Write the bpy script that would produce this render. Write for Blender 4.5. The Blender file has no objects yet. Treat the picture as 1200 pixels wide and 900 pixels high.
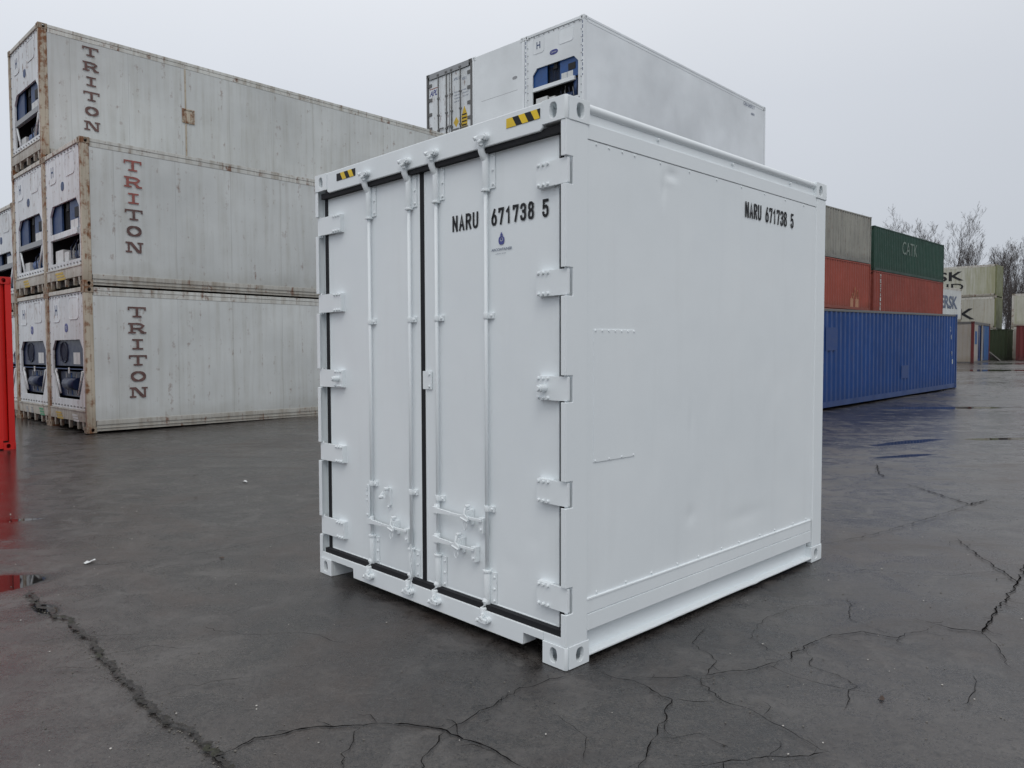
import bpy, bmesh, math, random
from mathutils import Vector, Matrix, noise
from mathutils.geometry import tessellate_polygon
SC = bpy.context.scene; COL = SC.collection
R = math.radians; PI = math.pi

# ------------------------------------------------------------------ camera, sky, sun, exposure
CAM_H, FPX, PITCH, ROLL = 1.6302, 884.4, -0.0432, -0.0027
def cam_basis():
    cp, sp = math.cos(PITCH), math.sin(PITCH)
    w = Vector((0, cp, sp)); r = Vector((1, 0, 0)); u = r.cross(w)
    cr, sr = math.cos(ROLL), math.sin(ROLL)
    return r*cr+u*sr, u*cr-r*sr, w
cr_, cu_, cw_ = cam_basis()
cam = bpy.data.objects.new('camera', bpy.data.cameras.new('camera')); COL.objects.link(cam)
m = Matrix((cr_, cu_, -cw_)).transposed().to_4x4(); m.translation = (0, 0, CAM_H); cam.matrix_world = m
cam.data.sensor_width = 36; cam.data.lens = FPX/1200*36; cam.data.clip_start = .05; cam.data.clip_end = 3000
SC.camera = cam
SUN_EL, SUN_AZ = R(52), R(178)          # azimuth clockwise from +Y: straight behind the camera
W = bpy.data.worlds.new("World"); SC.world = W; W.use_nodes = True
nt = W.node_tree; nt.nodes.clear(); N = nt.nodes.new; LK = nt.links.new
out = N('ShaderNodeOutputWorld'); bg = N('ShaderNodeBackground'); bg.inputs[1].default_value = .1
sky = N('ShaderNodeTexSky'); sky.sky_type = 'NISHITA'; sky.sun_disc = False
sky.sun_elevation = SUN_EL; sky.sun_rotation = SUN_AZ
tc = N('ShaderNodeTexCoord'); sep = N('ShaderNodeSeparateXYZ'); LK(tc.outputs['Generated'], sep.inputs[0])
ramp = N('ShaderNodeValToRGB'); e = ramp.color_ramp.elements
e[0].position = 0; e[0].color = (.515, .55, .61, 1)
e[1].position = 1; e[1].color = (1, 1, 1, 1)
for p_, c_ in ((.12, (.565, .598, .652, 1)), (.3, (.64, .672, .728, 1)), (.42, (.735, .762, .81, 1)), (.7, (.99, 1, 1.03, 1))):
    q_ = e.new(p_); q_.color = c_
ns = N('ShaderNodeTexNoise'); ns.inputs['Scale'].default_value = 1.6; ns.inputs['Detail'].default_value = 4
LK(tc.outputs['Generated'], ns.inputs[0])
mr = N('ShaderNodeMapRange'); mr.inputs[3].default_value = .94; mr.inputs[4].default_value = 1.06; LK(ns.outputs[0], mr.inputs[0])
ax = N('ShaderNodeMapRange'); ax.inputs[1].default_value = -.6; ax.inputs[2].default_value = .6; ax.inputs[3].default_value = 1.09; ax.inputs[4].default_value = .96
LK(sep.outputs[0], ax.inputs[0]); LK(sep.outputs[2], ramp.inputs[0])
mm = N('ShaderNodeMath'); mm.operation = 'MULTIPLY'; LK(mr.outputs[0], mm.inputs[0]); LK(ax.outputs[0], mm.inputs[1])
m2 = N('ShaderNodeMath'); m2.operation = 'MULTIPLY'; m2.inputs[1].default_value = 10.3; LK(mm.outputs[0], m2.inputs[0])
vs = N('ShaderNodeVectorMath'); vs.operation = 'SCALE'; LK(ramp.outputs[0], vs.inputs[0]); LK(m2.outputs[0], vs.inputs['Scale'])
mx = N('ShaderNodeMix'); mx.data_type = 'RGBA'; mx.inputs[0].default_value = .96
LK(sky.outputs[0], mx.inputs[6]); LK(vs.outputs[0], mx.inputs[7]); LK(mx.outputs[2], bg.inputs[0]); LK(bg.outputs[0], out.inputs[0])
sl = bpy.data.lights.new('sun', 'SUN'); sl.energy = .6; sl.angle = R(25); sl.color = (1, .97, .92)
so = bpy.data.objects.new('sun', sl); COL.objects.link(so)
sd = Vector((math.sin(SUN_AZ)*math.cos(SUN_EL), math.cos(SUN_AZ)*math.cos(SUN_EL), math.sin(SUN_EL)))
so.rotation_euler = sd.to_track_quat('Z', 'Y').to_euler(); so.location = (0, 0, 40)
SC.render.engine = 'CYCLES'
SC.view_settings.view_transform = 'Standard'; SC.view_settings.look = 'None'
SC.view_settings.exposure = 0; SC.view_settings.gamma = 1; SC.view_settings.use_curve_mapping = False

# ------------------------------------------------------------------ helpers
def tag(o, label=None, cat=None, group=None, kind=None):
    for k, v in (('label', label), ('category', cat), ('group', group), ('kind', kind)):
        if v: o[k] = v
    return o
def empty(name, loc=(0, 0, 0), rz=0, **k):
    o = bpy.data.objects.new(name, None); COL.objects.link(o); o.location = loc; o.rotation_euler = (0, 0, rz)
    o.empty_display_size = .3
    return tag(o, **k)
def copy_tree(o, parent=None):
    c = o.copy(); COL.objects.link(c)
    if parent: c.parent = parent
    for ch in [x for x in bpy.data.objects if x.parent == o]: copy_tree(ch, c)
    return c
class MB:
    def __init__(s): s.b = bmesh.new()
    def box(s, x0, x1, y0, y1, z0, z1, mat=None):
        v = [s.b.verts.new((x, y, z)) for x in (x0, x1) for y in (y0, y1) for z in (z0, z1)]
        for f in ((0, 1, 3, 2), (4, 6, 7, 5), (0, 4, 5, 1), (2, 3, 7, 6), (0, 2, 6, 4), (1, 5, 7, 3)): s.b.faces.new([v[i] for i in f])
        if mat is not None:
            for q in v: q.co = mat @ q.co
        return s
    def tube(s, pts, r, n=8, cap=True):
        pts = [Vector(p) for p in pts]; rs = r if isinstance(r, (list, tuple)) else [r]*len(pts); rings = []
        for i, p in enumerate(pts):
            d = (pts[min(i+1, len(pts)-1)]-pts[max(i-1, 0)])
            if d.length < 1e-9: d = Vector((0, 0, 1))
            d.normalize(); a = d.cross(Vector((0, 0, 1)) if abs(d.z) < .9 else Vector((1, 0, 0))).normalized(); b = d.cross(a)
            rings.append([s.b.verts.new(p+(a*math.cos(2*PI*k/n)+b*math.sin(2*PI*k/n))*rs[i]) for k in range(n)])
        for i in range(len(rings)-1):
            for k in range(n):
                f = s.b.faces.new((rings[i][k], rings[i][(k+1) % n], rings[i+1][(k+1) % n], rings[i+1][k])); f.smooth = n > 5
        if cap and n > 2:
            s.b.faces.new(rings[0][::-1]); s.b.faces.new(rings[-1])
        return s
    def plate(s, outer, holes, f0, f1):
        """solid between f0(u,v) and f1(u,v); outer and holes are 2D loops"""
        loops = [outer]+list(holes); flat = [p for l in loops for p in l]
        tris = tessellate_polygon([[Vector((p[0], p[1], 0)) for p in l] for l in loops])
        A = [s.b.verts.new(f0(*p)) for p in flat]; B = [s.b.verts.new(f1(*p)) for p in flat]
        for t in tris:
            try: s.b.faces.new([A[i] for i in t]); s.b.faces.new([B[i] for i in t][::-1])
            except ValueError: pass
        o = 0
        for l in loops:
            n = len(l)
            for i in range(n): s.b.faces.new((A[o+i], A[o+(i+1) % n], B[o+(i+1) % n], B[o+i]))
            o += n
        return s
    def yz(s, outer, holes, x0, x1): return s.plate(outer, holes, lambda u, v: (x0, u, v), lambda u, v: (x1, u, v))
    def xz(s, outer, holes, y0, y1): return s.plate(outer, holes, lambda u, v: (u, y0, v), lambda u, v: (u, y1, v))
    def xform(s, M):
        for v in s.b.verts: v.co = M @ v.co
        return s
    def build(s, name, mat, parent=None, bevel=0, smooth=False):
        bmesh.ops.recalc_face_normals(s.b, faces=s.b.faces)
        me = bpy.data.meshes.new(name); s.b.to_mesh(me); s.b.free()
        if smooth:
            for p in me.polygons: p.use_smooth = True
        o = bpy.data.objects.new(name, me); COL.objects.link(o)
        if mat: me.materials.append(mat)
        if parent: o.parent = parent
        if bevel:
            b = o.modifiers.new('bevel', 'BEVEL'); b.width = bevel; b.segments = 2; b.limit_method = 'ANGLE'; b.angle_limit = R(50)
        return o
def rect(a, b, c, d): return [(a, c), (b, c), (b, d), (a, d)]
def oval(cx, cy, rx, ry, n=16): # stadium-like
    o = []
    for k in range(n):
        t = 2*PI*k/n; c, s_ = math.cos(t), math.sin(t)
        o.append((cx+rx*math.copysign(abs(c)**.8, c), cy+ry*math.copysign(abs(s_)**.8, s_)))
    return o
def rrect(a, b, c, d, r, n=4):
    o = []
    for (cx, cy, t0) in ((b-r, d-r, 0), (a+r, d-r, 90), (a+r, c+r, 180), (b-r, c+r, 270)):
        for k in range(n+1):
            t = R(t0+90*k/n); o.append((cx+r*math.cos(t), cy+r*math.sin(t)))
    return o

# ------------------------------------------------------------------ materials
class NT:
    def __init__(s, name):
        s.m = bpy.data.materials.new(name); s.m.use_nodes = True; s.t = s.m.node_tree; s.n = s.t.nodes; s.l = s.t.links
        s.bs = s.n['Principled BSDF']; s.tc = s.n.new('ShaderNodeTexCoord')
        s.sep = None
    def new(s, k, **kw):
        q = s.n.new(k)
        for a, b in kw.items(): setattr(q, a, b)
        return q
    def put(s, sock, v):
        if hasattr(v, 'is_output') or hasattr(v, 'links'): s.l.new(v, sock)
        else: sock.default_value = v
    def math(s, op, a, b=0, c=0, clamp=False):
        q = s.new('ShaderNodeMath', operation=op, use_clamp=clamp)
        s.put(q.inputs[0], a); s.put(q.inputs[1], b)
        if len(q.inputs) > 2: s.put(q.inputs[2], c)
        return q.outputs[0]
    def vec(s, scale=(1, 1, 1), rand=True, src='Object'):
        mp = s.new('ShaderNodeMapping'); mp.inputs['Scale'].default_value = scale; s.l.new(s.tc.outputs[src], mp.inputs[0])
        if rand:
            oi = s.new('ShaderNodeObjectInfo'); k = s.math('MULTIPLY', oi.outputs['Random'], 37.)
            cx = s.new('ShaderNodeCombineXYZ'); [s.l.new(k, i) for i in cx.inputs]; s.l.new(cx.outputs[0], mp.inputs[1])
        return mp.outputs[0]
    def noise(s, vec, scale, detail=4, rough=.55, dist=0):
        q = s.new('ShaderNodeTexNoise'); s.l.new(vec, q.inputs['Vector']); q.inputs['Scale'].default_value = scale
        q.inputs['Detail'].default_value = detail; q.inputs['Roughness'].default_value = rough; q.inputs['Distortion'].default_value = dist
        return q.outputs[0]
    def mr(s, v, a, b, c=0, d=1):
        q = s.new('ShaderNodeMapRange'); q.clamp = True; s.put(q.inputs[0], v)
        for i, k in enumerate((a, b, c, d)): s.put(q.inputs[i+1], k)
        return q.outputs[0]
    def mix(s, f, a, b):
        q = s.new('ShaderNodeMix', data_type='RGBA'); s.put(q.inputs[0], f)
        for i, v in ((6, a), (7, b)): s.put(q.inputs[i], (*v, 1) if isinstance(v, tuple) and len(v) == 3 else v)
        return q.outputs[2]
    def xyz(s, src='Object'):
        q = s.new('ShaderNodeSeparateXYZ'); s.l.new(s.tc.outputs[src], q.inputs[0]); return q.outputs
    def bump(s, h, strength=.3, dist=.01, nrm=None):
        q = s.new('ShaderNodeBump'); q.inputs['Strength'].default_value = strength; q.inputs['Distance'].default_value = dist
        s.l.new(h, q.inputs['Height'])
        if nrm is not None: s.l.new(nrm, q.inputs['Normal'])
        return q.outputs[0]
    def fin(s, col=None, rough=None, nrm=None, metal=None, spec=None):
        B = s.bs.inputs
        if col is not None: s.put(B['Base Color'], (*col, 1) if isinstance(col, tuple) and len(col) == 3 else col)
        if rough is not None: s.put(B['Roughness'], rough)
        if nrm is not None: s.put(B['Normal'], nrm)
        if metal is not None: s.put(B['Metallic'], metal)
        if spec is not None: s.put(B['Specular IOR Level'], spec)
        return s.m
def plain(name, col, rough=.5, metal=0, var=.12):
    t = NT(name); v = t.vec(); n = t.noise(v, 9, 4)
    lo = tuple(c*(1-var) for c in col); hi = tuple(min(1, c*(1+var)) for c in col)
    return t.fin(t.mix(t.mr(n, .3, .7), lo, hi), t.mr(n, .3, .7, rough-.06, rough+.08), None, metal)
def fresh_white():
    t = NT('fresh_white_paint'); v = t.vec(rand=False)
    n = t.noise(v, 1.3, 5); st = t.noise(t.vec((7, 7, .7), False), 1.2, 4)
    c = t.mix(t.mr(n, .3, .7), (.775, .825, .85), (.815, .86, .88)); c = t.mix(t.mr(st, .55, .8, 0, .25), c, (.70, .735, .75))
    sp = t.noise(v, 160, 2, .5); c = t.mix(t.mr(sp, .70, .76, 0, .22), c, (.45, .42, .36))
    fine = t.noise(v, 60, 3); dent = t.noise(v, 5, 3)
    nr = t.bump(fine, .10, .002); nr = t.bump(dent, .12, .01, nr)
    return t.fin(c, t.mr(n, .3, .7, .34, .5), nr, 0, .4)
def worn_paint(name, base, dirt=.35, rust=.3, seam=.0, stain=(.25, .2, .13), rough=.55, low=.45, bumpy=.3, rcol=(.16, .065, .03), rlo=.55):
    t = NT(name); v = t.vec(); X, Y, Z = t.xyz()
    big = t.noise(v, .45, 5); med = t.noise(v, 2.2, 6, .6); st = t.noise(t.vec((5, 5, .25)), 1.6, 6, .62)
    c = t.mix(t.mr(big, .3, .7), tuple(x*.86 for x in base), tuple(min(1, x*1.1) for x in base))
    d = t.math('MULTIPLY', t.mr(st, .44, .74), t.mr(med, .3, .65, .25, 1))
    c = t.mix(t.math('MULTIPLY', d, dirt), c, stain)
    lowm = t.math('MULTIPLY', t.mr(t.math('ADD', Z, t.math('MULTIPLY', med, -.35)), .38, -.1), low)
    c = t.mix(lowm, c, tuple(x*.8 for x in stain))
    rn = t.noise(v, 6, 7, .68); rs = t.noise(t.vec((9, 9, .5)), 1.4, 5, .6)
    rm = t.math('MULTIPLY', t.mr(t.math('ADD', t.math('MULTIPLY', rn, .55), t.math('MULTIPLY', rs, .45)), rlo, rlo+.09), rust, clamp=True)
    c = t.mix(rm, c, rcol)
    sc = t.noise(t.vec((14, 14, 2)), 3, 3, .5); c = t.mix(t.mr(sc, .70, .74, 0, .5*dirt), c, tuple(x*.3 for x in base))
    h = t.noise(v, 1.1, 3)
    if seam:
        f = t.math('ABSOLUTE', t.math('SUBTRACT', t.math('FRACT', t.math('DIVIDE', X, seam)), .5))
        ln = t.math('MULTIPLY', t.mr(f, .004/seam*1.6, .001/seam), 1)
        c = t.mix(t.math('MULTIPLY', ln, .45), c, tuple(x*.35 for x in base))
        near = t.math('MULTIPLY', t.mr(f, .07/seam, 0), t.mr(st, .4, .7)); c = t.mix(t.math('MULTIPLY', near, .3*dirt+.1), c, stain)
    nr = t.bump(h, bumpy, .03); nr = t.bump(t.noise(v, 40, 3), .1, .003, nr)
    return t.fin(c, t.mr(med, .3, .7, rough-.08, rough+.12), nr, 0, .4)
M = dict(
    white=fresh_white(),
    seal=plain('black_rubber_seal', (.007, .008, .011), .85), black=plain('black_lettering', (.007, .008, .011), .7),
    yellow=plain('yellow_film', (.80, .55, .01), .45), dark=plain('dark_cavity', (.012, .012, .014), .7),
    cast_dark=plain('casting_cavity_rust', (.11, .065, .05), .8),
    triton=worn_paint('aged_white_panel', (.59, .615, .61), .5, .65, 1.22, (.33, .32, .27), rlo=.578), tritonB=worn_paint('aged_cream_panel', (.59, .62, .62), .4, .4, 1.22, (.32, .31, .25), rlo=.575),
    tframe=worn_paint('aged_frame_paint', (.58, .57, .52), .8, .85, 0, (.22, .18, .12), low=.6, rlo=.54),
    rust=worn_paint('rust_stained_post', (.50, .45, .36), .95, 1.0, 0, (.17, .11, .06), low=.5, rcol=(.20, .085, .035), rlo=.485),
    tend=worn_paint('aged_end_panel', (.70, .74, .77), .5, .8, 0, (.33, .32, .27), rlo=.555),
    rail=worn_paint('stained_rail_paint', (.60, .61, .58), .9, .9, 0, (.2, .15, .09), rlo=.545),
    clean=worn_paint('clean_white_panel', (.775, .815, .84), .04, 0, 0, (.5, .5, .48), .42, .08, .12),
    maroon=plain('faded_maroon_letters', (.12, .065, .058), .6, 0, .35), red_let=plain('faded_red_letters', (.28, .09, .075), .6, 0, .3),
    darklet=plain('dark_blue_letters', (.03, .04, .09), .5), bluegrey=plain('blue_grey_letters', (.10, .13, .2), .5), whitelet=plain('white_letters', (.5, .52, .5), .6, 0, .3),
    unit_blue=plain('machine_blue', (.012, .07, .24), .4), unit_dark=plain('machine_dark_blue', (.012, .018, .045), .45), unit_grey=plain('machine_grey', (.02, .05, .14), .5),
    navy=plain('navy_machine', (.006, .014, .055), .4), placard=plain('white_placard', (.6, .62, .62), .5), steel=plain('grey_steel', (.28, .29, .30), .45, .3),
    rodgrey=plain('weathered_rod', (.12, .12, .12), .5), sticker=worn_paint('worn_yellow_sticker', (.62, .42, .03), .6, .2), green=plain('green_sticker', (.05, .25, .12), .5),
    red=worn_paint('bright_red_paint', (.62, .018, .014), .15, .05, 0, (.25, .02, .015), .35, .1), blue=worn_paint('blue_paint', (.006, .050, .21), .4, .12, 0, (.02, .03, .07), .4, .3),
    bluepatch=plain('darker_blue_patch', (.009, .042, .17), .5), orange=worn_paint('faded_orange_red_paint', (.30, .062, .04), .4, .25, 0, (.16, .06, .04)),
    oxide=worn_paint('oxide_red_paint', (.25, .05, .034), .5, .3, 0, (.12, .05, .035)), dgreen=worn_paint('dark_green_paint', (.013, .054, .036), .4, .1, 0, (.03, .05, .04)),
    grey=worn_paint('grey_paint', (.30, .295, .26), .9, .4, 0, (.12, .12, .12)), cream=worn_paint('mossy_cream_paint', (.47, .47, .40), .8, .2, 2.3, (.27, .27, .14)),
    pink=worn_paint('pinkish_cream_paint', (.43, .42, .37), .7, .25, 2.3, (.25, .2, .12)), moss=worn_paint('algae_stained_paint', (.16, .17, .08), .8, .2, 0, (.10, .11, .04)),
    beige=worn_paint('beige_panel', (.36, .34, .31), .6, .15, 0), maroonp=worn_paint('maroon_paint', (.14, .025, .025), .4, .2, 0, (.06, .03, .03)),
    midblue=worn_paint('mid_blue_door', (.02, .10, .27), .4, .1, 0, (.04, .06, .12)), olive=worn_paint('dark_olive_paint', (.03, .045, .02), .4, .1, 0, (.03, .03, .02)),
    roof=worn_paint('container_roof', (.32, .32, .30), .7, .4, 0, (.14, .10, .06)), logo=plain('logo_blue', (.03, .04, .22), .4), wood=plain('grey_plank', (.2, .19, .18), .8),
    under=plain('container_underside', (.05, .045, .04), .8), rubber=plain('tyre_rubber', (.015, .015, .015), .7),
)

# ------------------------------------------------------------------ the yard ground
def gz(y):
    t = min(max((y-12)/38, 0), 1); return .85*t*t*(3-2*t)
def ground_material():
    t = NT('wet_worn_asphalt'); v = t.vec(rand=False); X, Y, Z = t.xyz()
    big = t.noise(v, .16, 5, .55, .6); med = t.noise(v, .9, 6, .6, .4); fine = t.noise(v, 26, 5, .7); grit = t.noise(v, 130, 3, .6)
    drag = t.noise(t.vec((.5, 2.2, 1), False), 1.1, 6, .62, .8)
    pebble = t.noise(v, 75, 4, .75)
    c = t.mix(t.mr(med, .34, .66), (.022, .019, .018), (.060, .053, .049))
    c = t.mix(t.mr(big, .42, .6, 0, .6), c, (.022, .021, .022))
    c = t.mix(t.mr(drag, .54, .68, 0, .5), c, (.070, .062, .054))
    blot = t.noise(v, 3.2, 6, .68, .7); c = t.mix(t.mr(blot, .52, .64, 0, .7), c, (.092, .086, .082)); c = t.mix(t.mr(blot, .48, .36, 0, .75), c, (.014, .012, .012))
    c = t.mix(t.mr(fine, .54, .68, 0, .5), c, (.085, .074, .063)); c = t.mix(t.mr(fine, .46, .34, 0, .75), c, (.008, .007, .007))
    c = t.mix(t.mr(pebble, .56, .66, 0, .55), c, (.13, .118, .105)); c = t.mix(t.mr(pebble, .44, .36, 0, .8), c, (.004, .004, .004))
    rn_ = t.noise(v, .5, 5, .7, 1.0); c = t.mix(t.mr(rn_, .5, .64, 0, .5), c, (.050, .034, .026))
    vo = t.new('ShaderNodeTexVoronoi'); t.l.new(v, vo.inputs['Vector']); vo.inputs['Scale'].default_value = 150
    cs = t.new('ShaderNodeSeparateColor'); t.l.new(vo.outputs['Color'], cs.inputs[0])
    c = t.mix(t.mr(cs.outputs[0], .90, .97, 0, .4), c, (.11, .10, .095)); c = t.mix(t.mr(cs.outputs[1], .0, .12, .6, 0), c, (.008, .007, .007))
    # standing water: irregular low spots plus the pools seen in the yard
    edge = t.math('MULTIPLY', t.math('SUBTRACT', t.noise(t.vec((1, 1, 0), False), 1.5, 6, .65), .5), 1.6)
    wet = None
    for (px, py, rx, ry, a) in POOLS:
        dx = t.math('SUBTRACT', X, px); dy = t.math('SUBTRACT', Y, py); ca, sa = math.cos(a), math.sin(a)
        u = t.math('DIVIDE', t.math('ADD', t.math('MULTIPLY', dx, ca), t.math('MULTIPLY', dy, sa)), rx)
        w = t.math('DIVIDE', t.math('ADD', t.math('MULTIPLY', dx, -sa), t.math('MULTIPLY', dy, ca)), ry)
        r = t.math('SQRT', t.math('ADD', t.math('MULTIPLY', u, u), t.math('MULTIPLY', w, w)))
        k = t.mr(t.math('ADD', r, edge), 1.3, .82); wet = k if wet is None else t.math('MAXIMUM', wet, k)
    damp = t.mr(t.math('ADD', t.math('MULTIPLY', big, .5), t.math('MULTIPLY', drag, .5)), .38, .62)
    # the far and left parts of the yard lie lower and hold a film of water
    film = t.math('MAXIMUM', t.mr(Y, 4.5, 11), t.mr(X, -2.6, -4.2))
    sheet = t.math('MULTIPLY', film, damp)
    glossy = t.math('MULTIPLY', t.mr(t.math('ADD', t.math('ADD', X, t.math('MULTIPLY', Y, .625)), t.math('MULTIPLY', edge, .45)), .30, -.30), t.mr(t.math('ADD', Y, t.math('MULTIPLY', edge, .8)), 5.9, 6.6))
    rough = t.mr(damp, 0, 1, .46, .27)
    rough = t.math('ADD', rough, t.mr(pebble, .35, .65, -.14, .12)); rough = t.math('ADD', rough, t.mr(rn_, .4, .6, -.05, .05)); rough = t.math('ADD', rough, t.mr(blot, .38, .62, -.12, .10))
    rough = t.math('SUBTRACT', rough, t.math('MULTIPLY', sheet, .20))
    rough = t.math('MINIMUM', rough, t.mr(glossy, 0, 1, 1, .17))
    rough = t.math('MULTIPLY', rough, t.math('SUBTRACT', 1, t.math('MULTIPLY', wet, .93)))
    c = t.mix(t.math('MULTIPLY', wet, .8), c, (.012, .012, .012)); c = t.mix(t.math('MULTIPLY', glossy, .4), c, (.022, .02, .02))
    dry = t.math('SUBTRACT', 1, t.math('MAXIMUM', wet, t.math('MULTIPLY', glossy, .85)))
    h = t.math('ADD', t.math('MULTIPLY', pebble, .6), t.math('ADD', t.math('MULTIPLY', fine, .8), t.math('MULTIPLY', med, 1.2)))
    b = t.new('ShaderNodeBump'); b.inputs['Distance'].default_value = .0065; t.l.new(h, b.inputs['Height']); t.l.new(t.math('MULTIPLY', dry, .75), b.inputs['Strength'])
    return t.fin(c, rough, b.outputs[0], 0, .8)
POOLS = [(11.5, 20.0, 1.7, .30, .03), (22.9, 37.3, 3.0, .7, 0), (9.1, 13.75, .95, .16, .08), (7.0, 13.3, .8, .14, .5), (6.1, 11.6, .55, .10, .35), (13.5, 25.0, 1.6, .35, .7),
         (-3.66, 5.22, .36, .22, .35), (-2.98, 4.74, .15, .06, -.7), (-4.9, 7.25, .35, .06, .4), (31, 45, 4, .9, .1)]
bm = bmesh.new()
ys = [-300, -120, -50, -20, -8, 0, 4, 8]+[12+k*1.0 for k in range(0, 40)]+[56, 64, 80, 110, 160, 250, 400, 700, 1200]
xs = [-900, -400, -180, -80, -40, -20, -10, 0, 10, 20, 40, 60, 90, 180, 400, 900]
gv = [[bm.verts.new((x, y, gz(y))) for x in xs] for y in ys]
for i in range(len(ys)-1):
    for j in range(len(xs)-1): bm.faces.new((gv[i][j], gv[i][j+1], gv[i+1][j+1], gv[i+1][j])).smooth = True
me = bpy.data.meshes.new('ground'); bm.to_mesh(me); bm.free(); go = bpy.data.objects.new('ground', me); COL.objects.link(go)
me.materials.append(ground_material()); tag(go, kind='structure')

CR = {
'e1': ([[.95, 3.70], [1.08, 3.9], [1.0, 4.15], [1.15, 4.4]], .003), 'e2': ([[1.63, 4.10], [1.55, 3.85], [1.66, 3.6], [1.5, 3.35]], .003), 'e3': ([[2.17, 4.21], [2.05, 4.5], [2.2, 4.9]], .003), 'e4': ([[.59, 3.08], [.8, 3.15], [.92, 3.0]], .0025), 'e5': ([[1.45, 3.9], [1.35, 4.2], [1.5, 4.5], [1.85, 4.75], [2.3, 4.8]], .0025),
'c1': ([[-1.186, 2.988], [-1.079, 3.101], [-0.942, 3.186], [-0.746, 3.215], [-0.491, 3.243], [-0.374, 3.205], [-0.289, 3.168], [-0.146, 3.062], [-0.004, 2.931], [0.077, 2.817]], .0085),
'c2': ([[-0.289, 3.168], [-0.211, 3.265], [-0.102, 3.4], [0.037, 3.575], [0.164, 3.649], [0.287, 3.717]], .0055),
'c3': ([[-0.288, 3.154], [-0.335, 3.016], [-0.368, 2.86]], .005), 'c3b': ([[-0.649, 3.192], [-0.684, 3.018], [-0.666, 2.861]], .0035),
'c4': ([[0.429, 3.766], [0.584, 3.646], [0.751, 3.446], [0.681, 3.299], [0.583, 3.079], [0.485, 2.856]], .0055),
'c5': ([[0.591, 3.695], [0.844, 3.684], [1.03, 3.742], [1.211, 3.771], [1.43, 3.897], [1.622, 4.102], [1.827, 4.251], [2.015, 4.289], [2.172, 4.21], [2.427, 4.339]], .006),
'c6': ([[2.427, 4.5], [2.561, 4.338], [2.701, 4.284], [2.972, 4.592], [3.347, 5.001], [3.947, 5.71]], .009),
'c7': ([[0.944, 3.693], [0.941, 3.445], [1.073, 3.336], [1.189, 3.131], [1.278, 2.982], [1.018, 2.945], [0.837, 2.908], [0.665, 2.891]], .007),
'c8': ([[0.751, 3.446], [0.934, 3.42]], .004), 'c9': ([[2.701, 4.284], [2.64, 4.001], [2.543, 3.783]], .004),
'c10': ([[4.783, 9.101], [4.807, 8.446], [4.801, 7.879], [5.166, 8.101]], .014), 'c11': ([[3.824, 6.446], [3.663, 5.832], [3.57, 5.384], [3.498, 5.054]], .009),
'c12': ([[5.193, 10.677], [4.822, 9.863], [4.758, 9.596]], .012),
'd1': ([[1.3, 3.85], [1.45, 3.62], [1.72, 3.5]], .003), 'd2': ([[-1.9, 4.4], [-1.5, 4.25], [-1.2, 4.3], [-.9, 4.1]], .003), 'd3': ([[3.2, 4.85], [3.35, 4.6], [3.3, 4.35]], .004), 'd4': ([[.18, 3.3], [.3, 3.1], [.28, 2.9]], .0025), 'd5': ([[-2.3, 3.9], [-2.0, 4.1], [-1.8, 4.05]], .003), 'd6': ([[2.0, 5.3], [2.6, 5.5], [3.1, 5.35], [3.7, 5.5]], .0035),
'c14': ([[2.057, 3.371], [2.249, 3.589], [2.286, 3.684]], .004),
'c15': ([[2.594, 6.231], [3.134, 6.544], [3.962, 7.168], [5.195, 8.148]], .006),
'c16': ([[-3.36, 5.6], [-3.122, 5.674], [-2.431, 6.069], [-1.771, 6.821]], .004),
}
random.seed(5)
def ribbon(mb, pts, w, jit, z0=.004, sub=.03, taper=True):
    P = [Vector((p[0], p[1], 0)) for p in pts]; Q = []
    for a, b in zip(P[:-1], P[1:]):
        n = max(2, int((b-a).length/sub))
        for k in range(n):
            q = a.lerp(b, k/n); s = noise.noise(q*9)*jit*3+noise.noise(q*31)*jit*1.4+random.uniform(-1, 1)*jit*.35
            d = (b-a).normalized(); Q.append(q+Vector((-d.y, d.x, 0))*s)
    Q.append(P[-1]); prev = None; n = len(Q)
    for i, q in enumerate(Q):
        d = (Q[min(i+1, n-1)]-Q[max(i-1, 0)]).normalized(); nn = Vector((-d.y, d.x, 0))
        k = w*(.35+1.1*abs(noise.noise(q*17+Vector((3, 1, 7))))+random.uniform(0, .5))
        if taper: k *= min(1, .25+min(i, n-1-i)/(n*.15))
        if taper and noise.noise(q*6+Vector((9, 2, 4))) < -.34: k *= .45
        z = gz(q.y)+z0
        cur = (mb.b.verts.new(q+nn*k*random.uniform(.35, .65)+Vector((0, 0, z))), mb.b.verts.new(q-nn*k*random.uniform(.35, .65)+Vector((0, 0, z))))
        if prev: mb.b.faces.new((prev[0], prev[1], cur[1], cur[0]))
        prev = cur
    return Q
mb = MB(); lay = 0
for k, (pts, w) in CR.items():
    lay += 1; Q = ribbon(mb, pts, w*1.05, .010 if w < .02 else .02, .0035+lay*.0004)
    if w > .005:
        for q in Q[3::6]:
            a = random.uniform(0, 2*PI); l = random.uniform(.03, .11)
            lay += .05; e1 = q+Vector((math.cos(a), math.sin(a), 0))*l; e2 = e1+Vector((math.cos(a+.7), math.sin(a+.7), 0))*l*.6
            ribbon(mb, [q[:2], e1[:2], e2[:2]], w*.45, .008, .0035+lay*.0004)
o = mb.build('asphalt_cracks', plain('crack_shadow', (.007, .006, .006), .95)); tag(o, kind='structure'); o.data.materials[0].node_tree.nodes['Principled BSDF'].inputs['Specular IOR Level'].default_value = 0
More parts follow.
